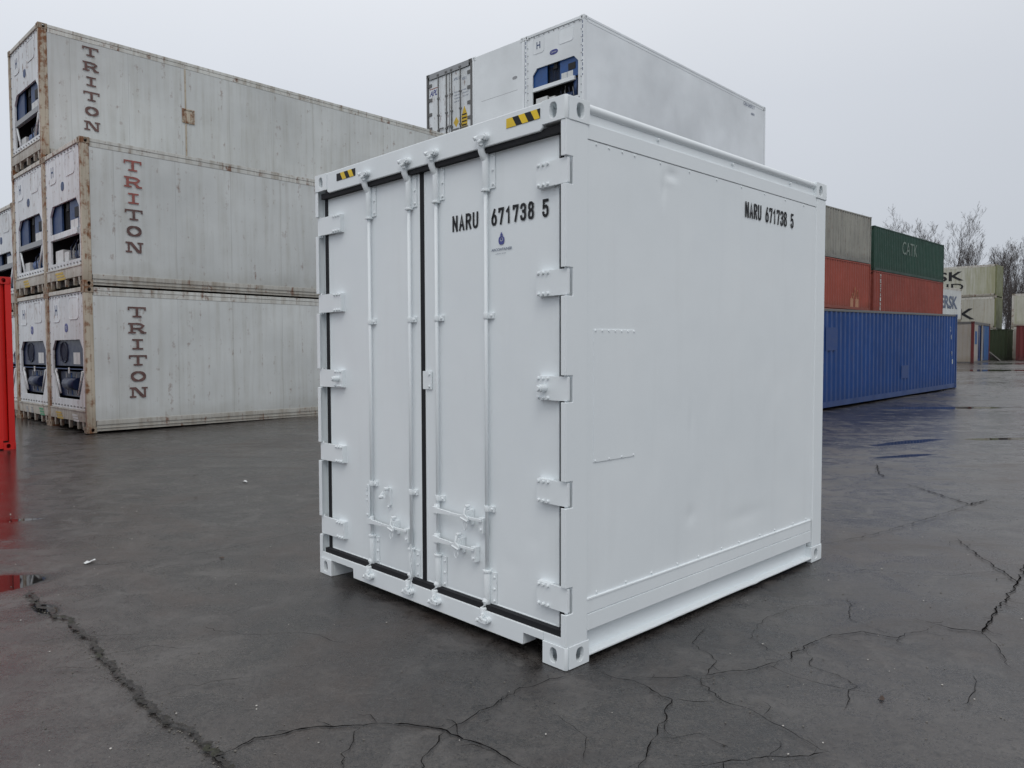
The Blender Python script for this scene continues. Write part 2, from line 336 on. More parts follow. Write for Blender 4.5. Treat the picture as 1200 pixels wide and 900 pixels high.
# the long broken joint at lower left: gravelly fill, the groove's depth painted on as darkness
JT = [[-3.306, 5.058], [-3.036, 4.765], [-2.805, 4.608], [-2.44, 4.243], [-2.083, 3.845], [-1.761, 3.505], [-1.507, 3.257], [-1.307, 3.089], [-1.0, 2.76], [-.6, 2.4]]
mb = MB(); ribbon(mb, JT, .031, .016, .0150, .012, False)
for k in range(6):
    i = random.randrange(1, 6); a = Vector(JT[i]); b = a+Vector((random.uniform(.1, .5), random.uniform(.05, .3)))*random.choice((-1, 1))
    ribbon(mb, [a[:], b[:]], .008, .015, .0156+k*.0003)
t = NT('crumbled_fill_and_shade'); v = t.vec(rand=False); n = t.noise(v, 55, 6, .75); n2 = t.noise(v, 7, 4)
c = t.mix(t.mr(n, .42, .62), (.004, .004, .004), (.045, .040, .034)); c = t.mix(t.mr(n2, .55, .7, 0, .6), c, (.03, .035, .014))
o = mb.build('pavement_joint', t.fin(c, t.mr(n2, .4, .6, .25, .8), t.bump(n, .6, .008))); tag(o, kind='structure')
# loose grit
random.seed(11); mb = MB()
def stone(mb, x, y, s):
    M_ = Matrix.Translation((x, y, gz(y)+s*.25)) @ Matrix.Rotation(random.uniform(0, 6), 4, 'Z') @ Matrix.Diagonal((s, s*random.uniform(.5, 1), s*random.uniform(.4, .7), 1))
    bmesh.ops.create_icosphere(mb.b, subdivisions=1, radius=.5, matrix=M_)
for k in range(420):
    i = random.randrange(len(JT)-2); f = random.random(); a = Vector(JT[i]).lerp(Vector(JT[i+1]), f)
    stone(mb, a.x+random.gauss(0, .035), a.y+random.gauss(0, .035), random.uniform(.003, .012))
for k in range(700):
    y = 2.3+8*random.random()**1.6; x = random.uniform(-.75, .75)*y
    stone(mb, x, y, random.uniform(.003, .009)*(1+y*.06))
mw = MB()
for k in range(150):
    y = 2.4+7*random.random()**1.5; x = random.uniform(-.75, .75)*y; stone(mw, x, y, random.uniform(.005, .013)*(.8+y*.06))
o = mw.build('pale_grit', plain('pale_grit_stone', (.5, .48, .45), .8, 0, .4)); tag(o, 'pale chips of stone sprinkled over the wet asphalt', 'grit', kind='stuff')
o = mb.build('loose_grit', plain('grit_stone', (.15, .14, .125), .8, 0, .5)); tag(o, 'small loose stones and grit scattered over the wet asphalt', 'grit', kind='stuff')

# ------------------------------------------------------------------ lettering
GL = {  # strokes in a 0..1 box, DIN-like condensed
'N': [[(0, 0), (0, 1)], [(0, 1), (1, 0)], [(1, 0), (1, 1)]], 'A': [[(0, 0), (.5, 1), (1, 0)], [(.18, .3), (.82, .3)]],
'R': [[(0, 0), (0, 1), (.6, 1), (.92, .93), (1, .77), (.92, .6), (.6, .52), (0, .52)], [(.55, .52), (1, 0)]],
'U': [[(0, 1), (0, .25), (.12, .07), (.35, 0), (.65, 0), (.88, .07), (1, .25), (1, 1)]],
'6': [[(.62, 1), (.1, .5), (0, .3), (.08, .1), (.3, 0), (.7, 0), (.92, .1), (1, .3), (.92, .5), (.7, .6), (.3, .6), (.1, .48)]],
'7': [[(0, .85), (0, 1), (1, 1), (.4, 0)]], '1': [[(.15, .78), (.6, 1), (.6, 0)]],
'3': [[(0, .82), (.1, .95), (.35, 1), (.7, 1), (.95, .9), (1, .75), (.9, .6), (.45, .54)], [(.5, .54), (.9, .47), (1, .27), (.9, .08), (.65, 0), (.35, 0), (.1, .06), (0, .2)]],
'8': [[(.3, 1), (.7, 1), (.93, .9), (.95, .7), (.7, .54), (.3, .54), (.05, .7), (.07, .9), (.3, 1)], [(.3, .52), (.05, .4), (0, .2), (.1, .05), (.35, 0), (.65, 0), (.9, .05), (1, .2), (.95, .4), (.7, .52)]],
'5': [[(.95, 1), (.1, 1), (.05, .55), (.3, .62), (.7, .62), (.93, .5), (1, .3), (.93, .1), (.7, 0), (.3, 0), (.05, .1), (0, .2)]],
}
def stroke(mb, pts, w, f, lift):
    P = [Vector((p[0], p[1])) for p in pts]; n = len(P); L_, R_ = [], []
    for i in range(n):
        d0 = (P[i]-P[i-1]).normalized() if i else (P[1]-P[0]).normalized(); d1 = (P[i+1]-P[i]).normalized() if i < n-1 else d0
        t_ = (d0+d1); t_ = t_.normalized() if t_.length > 1e-6 else d0; nn = Vector((-t_.y, t_.x)); k = min(w*.5/max(.35, nn.dot(Vector((-d0.y, d0.x)))), w*.9)
        q = P[i]-(d0*w*.5 if i == 0 else Vector((0, 0)))+(d1*w*.5 if i == n-1 else Vector((0, 0)))
        if True: L_.append(q+nn*k); R_.append(q-nn*k)
    V = [(mb.b.verts.new(f(a.x, a.y, lift)), mb.b.verts.new(f(b.x, b.y, lift))) for a, b in zip(L_, R_)]
    for a, b in zip(V[:-1], V[1:]): mb.b.faces.new((a[0], a[1], b[1], b[0]))
def din(mb, text, x0, z0, h, gw, pitch, sw, f):
    k = 0
    for i, ch in enumerate(text):
        if ch == ' ': continue
        for s_ in GL[ch]:
            k += 1; stroke(mb, [(x0+i*pitch+sw/2+p[0]*(gw-sw), z0+sw/2+p[1]*(h-sw)) for p in s_], sw, f, .0004+.00015*(k % 7))
def slab(mb, ch, x0, z0, w, h, f):
    s, g = .052, .034  # stem and serif thickness
    def b(a, c, d, e_, k=0): stroke(mb, [((a+.001), (d+e_)/2), ((c-.001), (d+e_)/2)], e_-d, lambda x, z, l: f(x, z, l), .001+k*.0004)
    def box(a, c, d, e_, k=0):
        V = [mb.b.verts.new(f(x, z, .0015+k*.0005)) for x, z in ((a, d), (c, d), (c, e_), (a, e_))]; mb.b.faces.new(V)
    def quad(pts, k=0): mb.b.faces.new([mb.b.verts.new(f(x, z, .0015+k*.0005)) for x, z in pts])
    X = lambda t_: x0+t_*w; m_ = x0+w/2
    if ch == 'T':
        box(X(0), X(1), z0+h-g, z0+h); box(m_-s/2, m_+s/2, z0+g, z0+h-g); box(X(.25), X(.75), z0, z0+g)
        box(X(0), X(0)+g*.9, z0+h*.66, z0+h-g); box(X(1)-g*.9, X(1), z0+h*.66, z0+h-g)
    if ch == 'I':
        box(X(.2), X(.8), z0+h-g, z0+h); box(m_-s/2, m_+s/2, z0+g, z0+h-g); box(X(.2), X(.8), z0, z0+g)
    if ch == 'N':
        box(X(.0), X(.36), z0+h-g, z0+h); box(X(.12), X(.12)+s*.7, z0+g, z0+h-g); box(X(0), X(.36), z0, z0+g)
        box(X(.66), X(1), z0+h-g, z0+h, 1); box(X(.84)-s*.35, X(.84)+s*.35, z0, z0+h-g, 1)
        quad([(X(.14), z0+h), (X(.36), z0+h), (X(.9), z0), (X(.68), z0)], 2)
    if ch == 'R':
        box(X(0), X(.5), z0+h-g, z0+h); box(X(.12), X(.12)+s, z0+g, z0+h-g); box(X(0), X(.42), z0, z0+g)
        stroke(mb, [(X(.5), z0+h-g/2), (X(.72), z0+h-g*.8), (X(.84), z0+h*.74), (X(.72), z0+h*.52), (X(.5), z0+h*.46), (X(.28), z0+h*.46)], g*1.15, f, .0025)
        quad([(X(.45), z0+h*.46), (X(.63), z0+h*.46), (X(.88), z0+g), (X(.68), z0+g)], 3); box(X(.66), X(1), z0, z0+g, 4)
    if ch == 'O':
        pts = [(m_+math.cos(a)*(w*.42-s*.5), z0+h/2+math.sin(a)*(h/2-g*.6)) for a in [2*PI*k/20 for k in range(20)]]
        n = len(pts); V = []
        for k in range(n):
            a = 2*PI*k/n; ww = s*.5*abs(math.cos(a))+g*.5*abs(math.sin(a)); dx, dz = math.cos(a), math.sin(a)
            V.append((mb.b.verts.new(f(pts[k][0]+dx*ww, pts[k][1]+dz*ww, .0015)), mb.b.verts.new(f(pts[k][0]-dx*ww, pts[k][1]-dz*ww, .0015))))
        for k in range(n): a, b_ = V[k], V[(k+1) % n]; mb.b.faces.new((a[0], a[1], b_[1], b_[0]))
def word(name, text, h, wx, mat, parent, M_, bold=0, align='LEFT', shear=0, depth=.0006):
    cu = bpy.data.curves.new('text', 'FONT'); cu.body = text; cu.size = 1; cu.extrude = 0; cu.offset = bold; cu.align_x = align; cu.shear = shear; cu.resolution_u = 3
    ob = bpy.data.objects.new('text', cu); COL.objects.link(ob)
    dg = bpy.context.evaluated_depsgraph_get(); me = bpy.data.meshes.new_from_object(ob.evaluated_get(dg)); bpy.data.objects.remove(ob)
    xs_ = [v.co.x for v in me.vertices]; x0, x1 = min(xs_), max(xs_); zs_ = [v.co.y for v in me.vertices]; z0, z1 = min(zs_), max(zs_)
    for v in me.vertices:
        v.co = M_ @ Vector(((v.co.x-x0)/(x1-x0)*wx, -depth, (v.co.y-z0)/(z1-z0)*h))
    me.name = name; me.materials.clear(); me.materials.append(mat); o = bpy.data.objects.new(name, me); COL.objects.link(o); o.parent = parent; return o
def onside(x, z, d=0): return Matrix.Translation((x, d, z))                       # on the face y=0 looking to -y
def onend(y, z, d=0): return Matrix.Translation((d, y, z)) @ Matrix.Rotation(-PI/2, 4, 'Z')  # on the face x=0 looking to -x

# ------------------------------------------------------------------ corner castings (hollow, with their oval holes)
CAST = {}
def casting(parent, L, Wd, H, mat, ends=(0, 1), proud=.0, rear=True):
    for sx in (1, -1):
        for sy in (1, -1):
            for sz in (1, -1):
                key = (sx, sy, sz, mat.name)
                if key not in CAST:
                    mb = MB(); p = .004
                    mb.yz([(.012-p, 0)]+[(.162, 0), (.162, .118), (.012-p, .118)], [oval(.085, .060, .026, .040)], -p, .022)
                    mb.xz(rect(.022, .178, 0, .118), [oval(.105, .060, .030, .038)], -p, .022)
                    mb.tube([(.010, .010, 0), (.010, .010, .118)], .0138, 10)
                    mb.plate(rect(.022, .178, .022, .162), [oval(.105, .085, .045, .03)], lambda u, v: (u, v, -.001), lambda u, v: (u, v, .016))
                    mb.box(.170, .178, .022, .162, .016, .118); mb.box(.022, .170, .154, .162, .016, .118); mb.box(.022, .17, .022, .154, .110, .1175)
                    mb.xform(Matrix.Diagonal((sx, sy, sz, 1)))
                    o = mb.build('corner_casting', mat, parent, .003); CAST[key] = o.data
                else:
                    o = bpy.data.objects.new('corner_casting', CAST[key]); COL.objects.link(o); o.parent = parent
                    b = o.modifiers.new('bevel', 'BEVEL'); b.width = .003; b.segments = 2; b.limit_method = 'ANGLE'; b.angle_limit = R(50)
                o.location = (0 if sx > 0 else L, 0 if sy > 0 else Wd, 0 if sz > 0 else H)
WD, HC, SH = 2.438, 2.896, 2.591

# ------------------------------------------------------------------ the freshly painted ten-foot container
NX, NY, TH = .27055, 3.77465, .76869
def main_container():
    root = empty('refrigerated_container', (NX, NY, .002), TH, label='freshly painted white ten foot refrigerated container with closed double doors standing alone in front',
                 cat='shipping container')
    L = 2.991; wm = M['white']
    a = Vector((math.cos(TH), math.sin(TH), 0)); b = Vector((-a.y, a.x, 0))
    cl = Vector((0, 0, CAM_H))-Vector((NX, NY, 0)); cl = Vector((cl.dot(a), cl.dot(b), cl.z))
    def D(y, z, d):     # measured on the front plane -> true position on the plane x=d
        p = Vector((0, y, z)); r = p-cl; k = (d-cl.x)/r.x; q = cl+r*k; return q.y, q.z
    casting(root, L, WD, HC, wm)
    HZ = [(2.468, 2.594), (1.912, 2.043), (1.376, 1.500), (.838, .962), (.292, .418)]
    # corner posts with hinge notches
    for s in (0, 1):
        mb = MB(); ol = [(0, .118)]
        for z0, z1 in HZ[::-1]: ol += [(0, z0-.006), (.053, z0-.006), (.053, z1+.006), (0, z1+.006)]
        ol += [(0, 2.778), (.1655, 2.778), (.1655, .118)]
        mb.xz(ol, [], 0, .010)
        zz = [.118]+[v for z0, z1 in HZ[::-1] for v in (z0-.006, z1+.006)]+[2.778]
        for z0, z1 in zip(zz[::2], zz[1::2]): mb.box(0, .008, .010, .036, z0, z1)
        mb.box(.062, .160, .012, .030, .118, 2.778); mb.box(.060, .140, .030, .062, .118, 2.778)
        if s: mb.xform(Matrix.Translation((0, WD, 0)) @ Matrix.Diagonal((1, -1, 1, 1)))
        mb.build('corner_post', wm, root, .0025)
    mb = MB(); mb.box(L-.16, L-.002, .002, .14, .118, 2.778).build('corner_post', wm, root, .008)
    mb = MB(); mb.box(L-.16, L-.002, WD-.14, WD-.002, .118, 2.778).build('corner_post', wm, root, .008)
    # header and sill
    mb = MB(); mb.yz([(.162, 2.764), (.185, 2.752), (2.253, 2.752), (2.276, 2.764), (2.276, 2.896), (.162, 2.896)], [], .002, .11)
    mb.box(.11, .16, .162, 2.276, 2.70, 2.89); mb.build('door_header', wm, root, .006)
    mb = MB(); mb.yz([(.162, .118), (.166, .118), (.308, .118), (.312, .052), (1.985, .052), (1.989, .118), (2.172, .118), (2.276, .118), (2.276, .160), (.162, .160)], [], .0, .006)
    mb.box(.006, .10, .162, 2.276, .135, .160); mb.box(.006, .10, .312, .324, .052, .135); mb.box(.006, .10, 1.974, 1.986, .052, .135)
    mb.box(.02, .10, .324, 1.974, .052, .060); mb.box(.004, .06, .037, .162, .119, .160); mb.box(.004, .06, 2.276, WD-.037, .119, .160)
    mb.build('door_sill', wm, root, .002)
    # doors, gasket
    DF = .05; dt = D(1.2, 2.724, DF)[1]; db = .176
    yR0 = .09; yL1 = WD-.09; yc0 = D(1.150, 1.6, DF)[0]; yc1 = D(1.176, 1.6, DF)[0]
    mb = MB(); x = DF+.008
    mb.box(.014, x+.05, .042, WD-.062, 2.7235, 2.762); mb.box(.012, x+.05, .042, WD-.062, .150, .1925)
    mb.box(x, x+.05, .062, yR0+.004, .20, 2.72); mb.box(DF-.010, x+.05, yL1-.012, WD-.066, .1925, 2.7235); mb.box(DF-.006, x+.05, yc0-.007, yc1+.007, .1925, 2.7235)
    mb.build('door_gasket', M['seal'], root)
    doors = []
    for (y0, y1, lh) in ((yR0, yc0, 0), (yc1, yL1, 1)):
        mb = MB(); nx, nz = 44, 100; seed = 3.1 if lh else 8.7
        G = []
        for i in range(nx+1):
            row = []
            for j in range(nz+1):
                y = y0+(y1-y0)*i/nx; z = db+(dt-db)*j/nz
                ed = min(i, nx-i, j, nz-j); k = min(1, ed/5)
                dx = k*(.0022*noise.noise(Vector((y*2.2, z*1.7, seed)))+.0008*noise.noise(Vector((y*9, z*7, seed))))
                if not lh: dx += k*.003*math.exp(-((y-.28)/.05)**2-((z-.62)/.05)**2)+k*.002*math.exp(-((y-.45)/.06)**2-((z-.45)/.04)**2)
                row.append(mb.b.verts.new((DF+dx, y, z)))
            G.append(row)
        for i in range(nx):
            for j in range(nz): mb.b.faces.new((G[i][j], G[i+1][j], G[i+1][j+1], G[i][j+1])).smooth = True
        mb.box(DF+.003, DF+.075, y0+.002, y1-.002, db+.002, dt-.002)
        d = mb.build('door', wm, root); doors.append(d)
        mb = MB()   # raised door rim line
        for (p0, p1, q0, q1) in ((y0, y0+.022, db, dt), (y1-.022, y1, db, dt)): mb.box(DF-.0035, DF+.003, p0, p1, q0, q1)
        mb.box(DF-.0035, DF+.003, y0+.022, y1-.022, db, db+.022); mb.box(DF-.0035, DF+.003, y0+.022, y1-.022, dt-.022, dt)
        mb.build('door_rim', wm, d, .002)
        for hi, (z0, z1) in enumerate(HZ):
            mb = MB(); yi = D(.204, 1.6, .02)[0] if not lh else D(2.10, 1.6, .02)[0]
            e0, e1 = (.004, yi) if not lh else (yi, WD-.004)
            k = -1 if lh else 1
            mb.yz(rrect(e0, e1, z0, z1, .006), [], .016, .033)
            inner = (e1-.10, e1) if not lh else (e0, e0+.10)
            mb.box(.033, DF+.002, inner[0], inner[1], z0, z1)
            pin = .022 if not lh else WD-.022
            mb.tube([(.028, pin, z0-.012), (.028, pin, z1+.012)], .010, 8)
            for j in range(3):
                yy = (e1-.018-j*.033) if not lh else (e0+.018+j*.033)
                for zb in (z0+.012, z1-.012): mb.tube([(.017, yy, zb), (.004, yy, zb)], [.0095, .007], 8)
            if hi == 2:
                yy = (e1-.060) if not lh else (e0+.045)
                mb.tube([(.02, yy, (z0+z1)/2), (-.03, yy, (z0+z1)/2)], .020, 14); mb.tube([(-.03, yy, (z0+z1)/2), (-.044, yy, (z0+z1)/2)], .013, 12)
            mb.build('hinge', wm, d, .0015)
    # centre overlap plate
    ya, za = D(1.162, 1.51, DF); yb, zb = D(1.078, 1.400, DF)
    mb = MB(); mb.box(DF-.010, DF-.003, yb, ya, zb, za); mb.tube([(DF-.01, yb+.02, za-.018), (DF-.018, yb+.02, za-.018)], .008, 8); mb.tube([(DF-.01, yb+.02, zb+.018), (DF-.018, yb+.02, zb+.018)], .008, 8)
    mb.build('overlap_plate', wm, root, .001)
    # lettering and sticker on the right door
    f = lambda x_, z_, l: (DF-.0035-l, yt-x_, z_)
    ya, zt = D(.878, 2.407, DF); yb, zb = D(.653, 2.316, DF); yt = ya
    y0_, z0_ = D(.877, 2.318, DF); y1_, z1_ = D(.653, 2.409, DF); h = z1_-z0_
    mb = MB(); pitch = (ya-D(.653, 2.4, DF)[0]+.012)/4; yt = ya; din(mb, 'NARU', 0, z0_, h, pitch-.012, pitch, .0148, f)
    mb.build('serial_lettering', M['black'], doors[0]); mb = MB()
    yt = D(.545, 2.4, DF)[0]; p6 = (yt-D(.219, 2.4, DF)[0]+.012)/6; z0_ = D(.4, 2.313, DF)[1]; din(mb, '671738', 0, z0_, h, p6-.012, p6, .0148, f)
    mb.build('serial_lettering', M['black'], doors[0]); mb = MB()
    yt = D(.160, 2.4, DF)[0]; din(mb, '5', 0, z0_-.002, h, p6-.012, p6, .0148, f)
    mb.build('serial_lettering', M['black'], doors[0])
    yc, zc = D(.465, 2.232, DF); yl = D(.545, 2.18, DF)[0]; yr = D(.383, 2.18, DF)[0]; x = DF-.0034
    mb = MB()
    mb.yz(oval(yc, zc-.004, .023, .024, 20), [oval(yc, zc+.001, .012, .011, 14)], x-.0008, x); mb.yz([(yc-.012, zc+.021), (yc+.012, zc+.021), (yc, zc+.042)], [], x-.0012, x)
    mb.yz([(yc+.007*math.cos(2*PI*k/6), zc+.002+.007*math.sin(2*PI*k/6)) for k in range(6)], [], x-.0008, x)
    mb.build('round_emblem', plain('emblem_violet_blue', (.06, .07, .28), .4), doors[0])
    word('sticker_lettering', 'ARCONTAINER', .015, yl-yr, M['bluegrey'], doors[0], onend(yl, zc-.060, x-.001) @ Matrix.Identity(4), .012, shear=.15)
    word('sticker_lettering', 'container service', .006, (yl-yr)*.5, M['bluegrey'], doors[0], onend(yl-.035, zc-.078, x-.001))
    # locking rods
    spec = [(1.745, 2.508, .394, 1), (1.303, 2.509, .386, 1), (1.034, 2.513, .400, 0), (.594, 2.514, .394, 0)]
    rods = []
    for i, (ya_, zs, zl, lh) in enumerate(spec):
        RX = .030; y = D(ya_, 1.2, RX)[0]
        mb = MB(); mb.tube([(RX, y, .115), (RX, y, 2.79)], .0112, 12); rod = mb.build('lock_rod', wm, root); rods.append((rod, y))
        for zz in (1.826, .747):
            z = D(ya_, zz, RX)[1]; mb = MB()
            mb.tube([(RX, y, z-.017), (RX, y, z+.017)], .0165, 12); mb.box(RX+.004, DF-.001, y-.050, y+.030, z-.017, z+.017)
            mb.tube([(RX+.005, y-.038, z), (RX-.004, y-.038, z)], .008, 8); mb.build('rod_bracket', wm, rod, .0015)
        for (z0, z1) in ((D(ya_, zs, RX)[1], dt-.004), (db+.01, D(ya_, zl, RX)[1])):
            mb = MB(); mb.tube([(RX, y, z0), (RX, y, z1)], .0205, 16); mb.box(RX+.012, DF-.001, y-.062, y-.004, z0+.008, z1-.002)
            mb.tube([(RX, y, (z0 if z0 > 1 else z1)-.006), (RX, y, (z0 if z0 > 1 else z1)+.006)], .0265, 16)
            for k in range(3):
                zb = z0+.03+(z1-z0-.06)*k/2; mb.tube([(RX+.013, y-.048, zb), (RX+.004, y-.048, zb)], [.0085, .006], 8)
            mb.build('rod_sleeve', wm, rod, .001)
        for zc_, s in ((2.797, 1), (.112, -1)):
            mb = MB(); x = -.004
            mb.tube([(RX, y, zc_-s*.098), (.012, y, zc_-s*.072), (.0, y, zc_-s*.050), (-.002, y, zc_-s*.005)], .0165, 12)
            mb.tube([(x+.006, y-.004, zc_-.014), (x+.006, y-.004, zc_+.014)], .022, 10)
            mb.box(x-.024, x+.004, y-.040, y+.004, zc_+s*.002-.009, zc_+s*.002+.009)
            mb.tube([(x-.004, y+.016, zc_+.012*s), (x-.02, y+.026, zc_+.004*s)], .010, 8)
            mb.tube([(.004, y-.040, zc_+.004), (-.020, y-.040, zc_+.004)], .015, 10); mb.tube([(-.02, y-.040, zc_+.004), (-.026, y-.040, zc_+.004)], .006, 8)
            mb.tube([(-.018, y-.026, zc_-.006), (-.03, y-.010, zc_-.020*s)], .008, 7); mb.tube([(.0, y+.012, zc_-s*.022), (-.02, y-.02, zc_-s*.024)], .009, 7)
            cc = Vector((-.004, y-.008, zc_)); mb.xform(Matrix.Translation(cc) @ Matrix.Scale(1.22, 4) @ Matrix.Translation(-cc))
            mb.build('locking_cam', wm, rod, .001)
    def handle(ri, za, y1a, lh, yh):
        rod, y = rods[ri]; z = D(y1a, za, .01)[1]; y1 = D(y1a, za, .01)[0]; hub = y
        mb = MB(); mb.box(-.004, .006, y1, hub-.012, z-.008, z+.008)
        mb.box(-.006, .010, hub-.03, hub+.014, z-.020, z+.020); mb.tube([(.022, hub, z-.030), (.022, hub, z+.030)], .020, 12)
        mb.yz([(hub-.03, z-.014), (hub-.03, z+.016), (hub-.15, z+.010), (hub-.15, z-.010)], [], -.006, .006)
        mb.build('door_handle', wm, rod, .0015)
        yh = D(yh, za, .01)[0]; mb = MB()
        mb.box(.024, DF-.002, yh-.022, yh+.022, z-.045, z+.045); mb.box(-.002, .024, yh-.015, yh-.004, z-.02, z+.040)
        mb.tube([(.03, yh+.004, z+.062), (-.004, yh+.004, z+.062)], .011, 8); mb.tube([(.0, yh+.004, z+.055), (-.014, yh+.002, z+.012)], .007, 8)
        mb.yz([(yh+.045, z+.012), (yh+.008, z-.018), (yh-.034, z-.014), (yh-.030, z+.004), (yh-.006, z+.020), (yh+.004, z+.016)], [], -.018, -.008)
        mb.tube([(-.013, yh+.03, z-.004), (-.013, yh-.03, z-.018)], .009, 7)
        mb.tube([(-.012, yh-.004+.016*math.cos(t_), z-.045+.026*math.sin(t_)) for t_ in [2*PI*k/10 for k in range(11)]], .0035, 5)
        mb.build('handle_catch', wm, rod, .001)
        mb = MB(); mb.box(.012, DF-.002, y1-.002, y1+.034, z-.075, z+.012); mb.tube([(.013, y1+.014, z-.055), (.004, y1+.014, z-.055)], .007, 7); mb.build('handle_retainer', wm, rod, .001)
    handle(0, .490, 1.351, 1, 1.50); handle(2, .672, .635, 0, .765); handle(2, .494, .702, 0, .845)
    # spare folded handle hanging down the outer left rod, the loose catch next to it and the chain
    rod, y = rods[0]; mb = MB()
    mb.yz([(y-.006, .735), (y+.018, .735), (y+.022, .60), (y+.026, .55), (y+.022, .515), (y+.006, .505), (y-.012, .52), (y-.014, .60), (y-.012, .66)], [oval(y+.003, .70, .006, .018, 10), oval(y+.003, .575, .003, .003, 8)], -.006, .006)
    for zz in (.70, .665, .63, .53): mb.tube([(-.006, y+.002, zz), (-.013, y+.002, zz)], .006, 7)
    mb.build('door_handle', wm, rod, .0015)
    yh, z = D(1.561, .685, .03); mb = MB(); mb.box(.036, DF-.002, yh-.022, yh+.010, z-.06, z+.055); mb.tube([(.03, yh, z+.05), (.0, yh, z+.05)], .012, 8)
    mb.tube([(.005, yh+.01, z+.03), (-.01, yh+.035, z-.006)], .009, 7); mb.tube([(-.005, yh-.01, z+.005), (-.01, yh+.035, z-.008)], .012, 7); mb.tube([(.035, yh-.006, z-.07), (.022, yh-.006, z-.07)], .009, 8)
    mb.build('handle_catch', wm, doors[1], .001)
    rod, y = rods[1]; mb = MB()
    for k in range(10):
        z = .40-k*.034; r_ = .017; h_ = k % 2
        mb.tube([(-.008+(0 if h_ else .007)*math.cos(t_), y-.042+(.007 if h_ else 0)*math.cos(t_), z+r_*math.sin(t_)) for t_ in [2*PI*q/8 for q in range(9)]], .0032, 5)
    mb.build('chain', wm, rod)
    # hazard stripes
    for (yh, yl_) in ((.427, .179), (2.142, 1.905)):
        z0, z1 = 2.816, 2.866; n = 5; st = None
        mb = MB(); mb.box(-.0004, .003, yl_, yh, z0, z1); st = mb.build('hazard_stripe', M['black'], root)
        mb = MB(); n_ = 3; w = (yh-yl_)/(2*n_-(.5 if yh < 1 else 1)); o_ = 0 if yh < 1 else -w; sl_ = .030
        for k in range(4):
            a0 = yh-2*k*w+o_; a1 = a0-w
            q = [(a0, z1), (a1, z1), (a1-sl_, z0), (a0-sl_, z0)] if k or o_ else [(a0, z1), (a1, z1), (a1-sl_, z0), (a0, z0)]
            q = [(min(yh, max(yl_, u)), v) for u, v in q]
            if len(set(q)) == 4 and abs(q[0][0]-q[1][0]) > .004: mb.yz(q, [], -.0012, 0)
        mb.build('yellow_band', M['yellow'], st)
    # side walls
    for s in (0, 1):
        FX = Matrix.Translation((0, WD, 0)) @ Matrix.Diagonal((1, -1, 1, 1)) if s else Matrix.Identity(4)
        mb = MB(); mb.tube([(.176, .028, 2.868), (L-.176, .028, 2.868)], .026, 14); mb.box(.176, L-.176, .012, .07, 2.845, 2.872); mb.box(.176, L-.176, .020, .07, 2.78, 2.845); mb.box(.166, L-.162, .0045, .03, 2.7095, 2.792)
        for x_ in (.8, 1.62, 2.42): mb.tube([(x_, .020, 2.826), (x_, .008, 2.826)], .009, 8)
        mb.xform(FX).build('top_rail', wm, root, .003)
        mb = MB(); nx, nz = 150, 120; G = []
        for i in range(nx+1):
            row = []
            for j in range(nz+1):
                x = .1660+(L-.15-.166)*i/nx; z = .33+(2.707-.33)*j/nz; ed = min(i, nx-i, j, nz-j); k = min(1, ed/4)
                d = .003*noise.noise(Vector((x*1.6, z*1.1, 4.2+s)))+.0012*noise.noise(Vector((x*6, z*5, s)))
                for xr in (.24, .346, .46, .57, .81, 1.107, 1.415, 1.72, 2.03, 2.33, 2.62): d -= .0010*math.exp(-((x-xr)/.008)**2)
                if not s:
                    d += .013*math.exp(-((x-.93)/.055)**2-((z-2.655)/.030)**2)+.009*math.exp(-((x-.845)/.018)**2-((z-2.56)/.07)**2)-.005*math.exp(-((x-.90)/.05)**2-((z-2.60)/.012)**2)
                    d += .004*math.exp(-((x-1.15)/.02)**2-((z-1.2)/.10)**2)+.004*math.exp(-((x-1.8)/.25)**2-((z-.52)/.05)**2)+.006*math.exp(-((x-1.15)/.05)**2-((z-.62)/.05)**2)
                row.append(mb.b.verts.new((x, .008+k*d, z)))
            G.append(row)
        for i in range(nx):
            for j in range(nz): mb.b.faces.new((G[i][j], G[i+1][j], G[i+1][j+1], G[i][j+1])).smooth = True
        mb.box(.162, L-.150, .026, .08, .33, 2.72)
        sp = mb.xform(FX).build('side_panel', wm, root)
        if s: 
            bpy.data.objects[sp.name]
        if not s:
            for x_ in (.241, .346, .459, .569, .809, 1.107, 1.415, 1.72, 2.03, 2.33, 2.62): mb = MB(); mb.tube([(x_, .010, 2.694), (x_, .0025, 2.694)], [.008, .005], 8); mb.build('rivet', wm, sp)
            for k in range(11): mb = MB(); mb.tube([(.25+k*.25+.02*math.sin(k*3), .010, .352), (.25+k*.25+.02*math.sin(k*3), .001, .352)], [.008, .005], 8); mb.build('rivet', wm, sp)
        if not s:
            mb = MB(); mb.box(.222, .575, .0045, .02, 1.045, 1.743)
            for z_ in (1.735, 1.053):
                for x_ in ([.235+.055*k for k in range(7)] if z_ > 1.5 else (.235, .35, .46, .565)): mb.tube([(x_, .006, z_), (x_, .0, z_)], [.007, .005], 8)
            mb.build('repair_patch', wm, sp, .001)
        mb = MB(); mb.box(.166, L-.19, .001, .02, .256, .334); mb.box(.166, L-.19, -.002, .016, .326, .3365); mb.box(.166, L-.19, -.0015, .02, .167, .2525)
        mb.box(.166, L-.19, .010, .03, .25, .26); mb.plate([(.05, .03), (.04, .168), (.05, .168), (.06, .03)], [], lambda u, v: (.176, u, v), lambda u, v: (L-.176, u, v))
        n = 40; prev = None
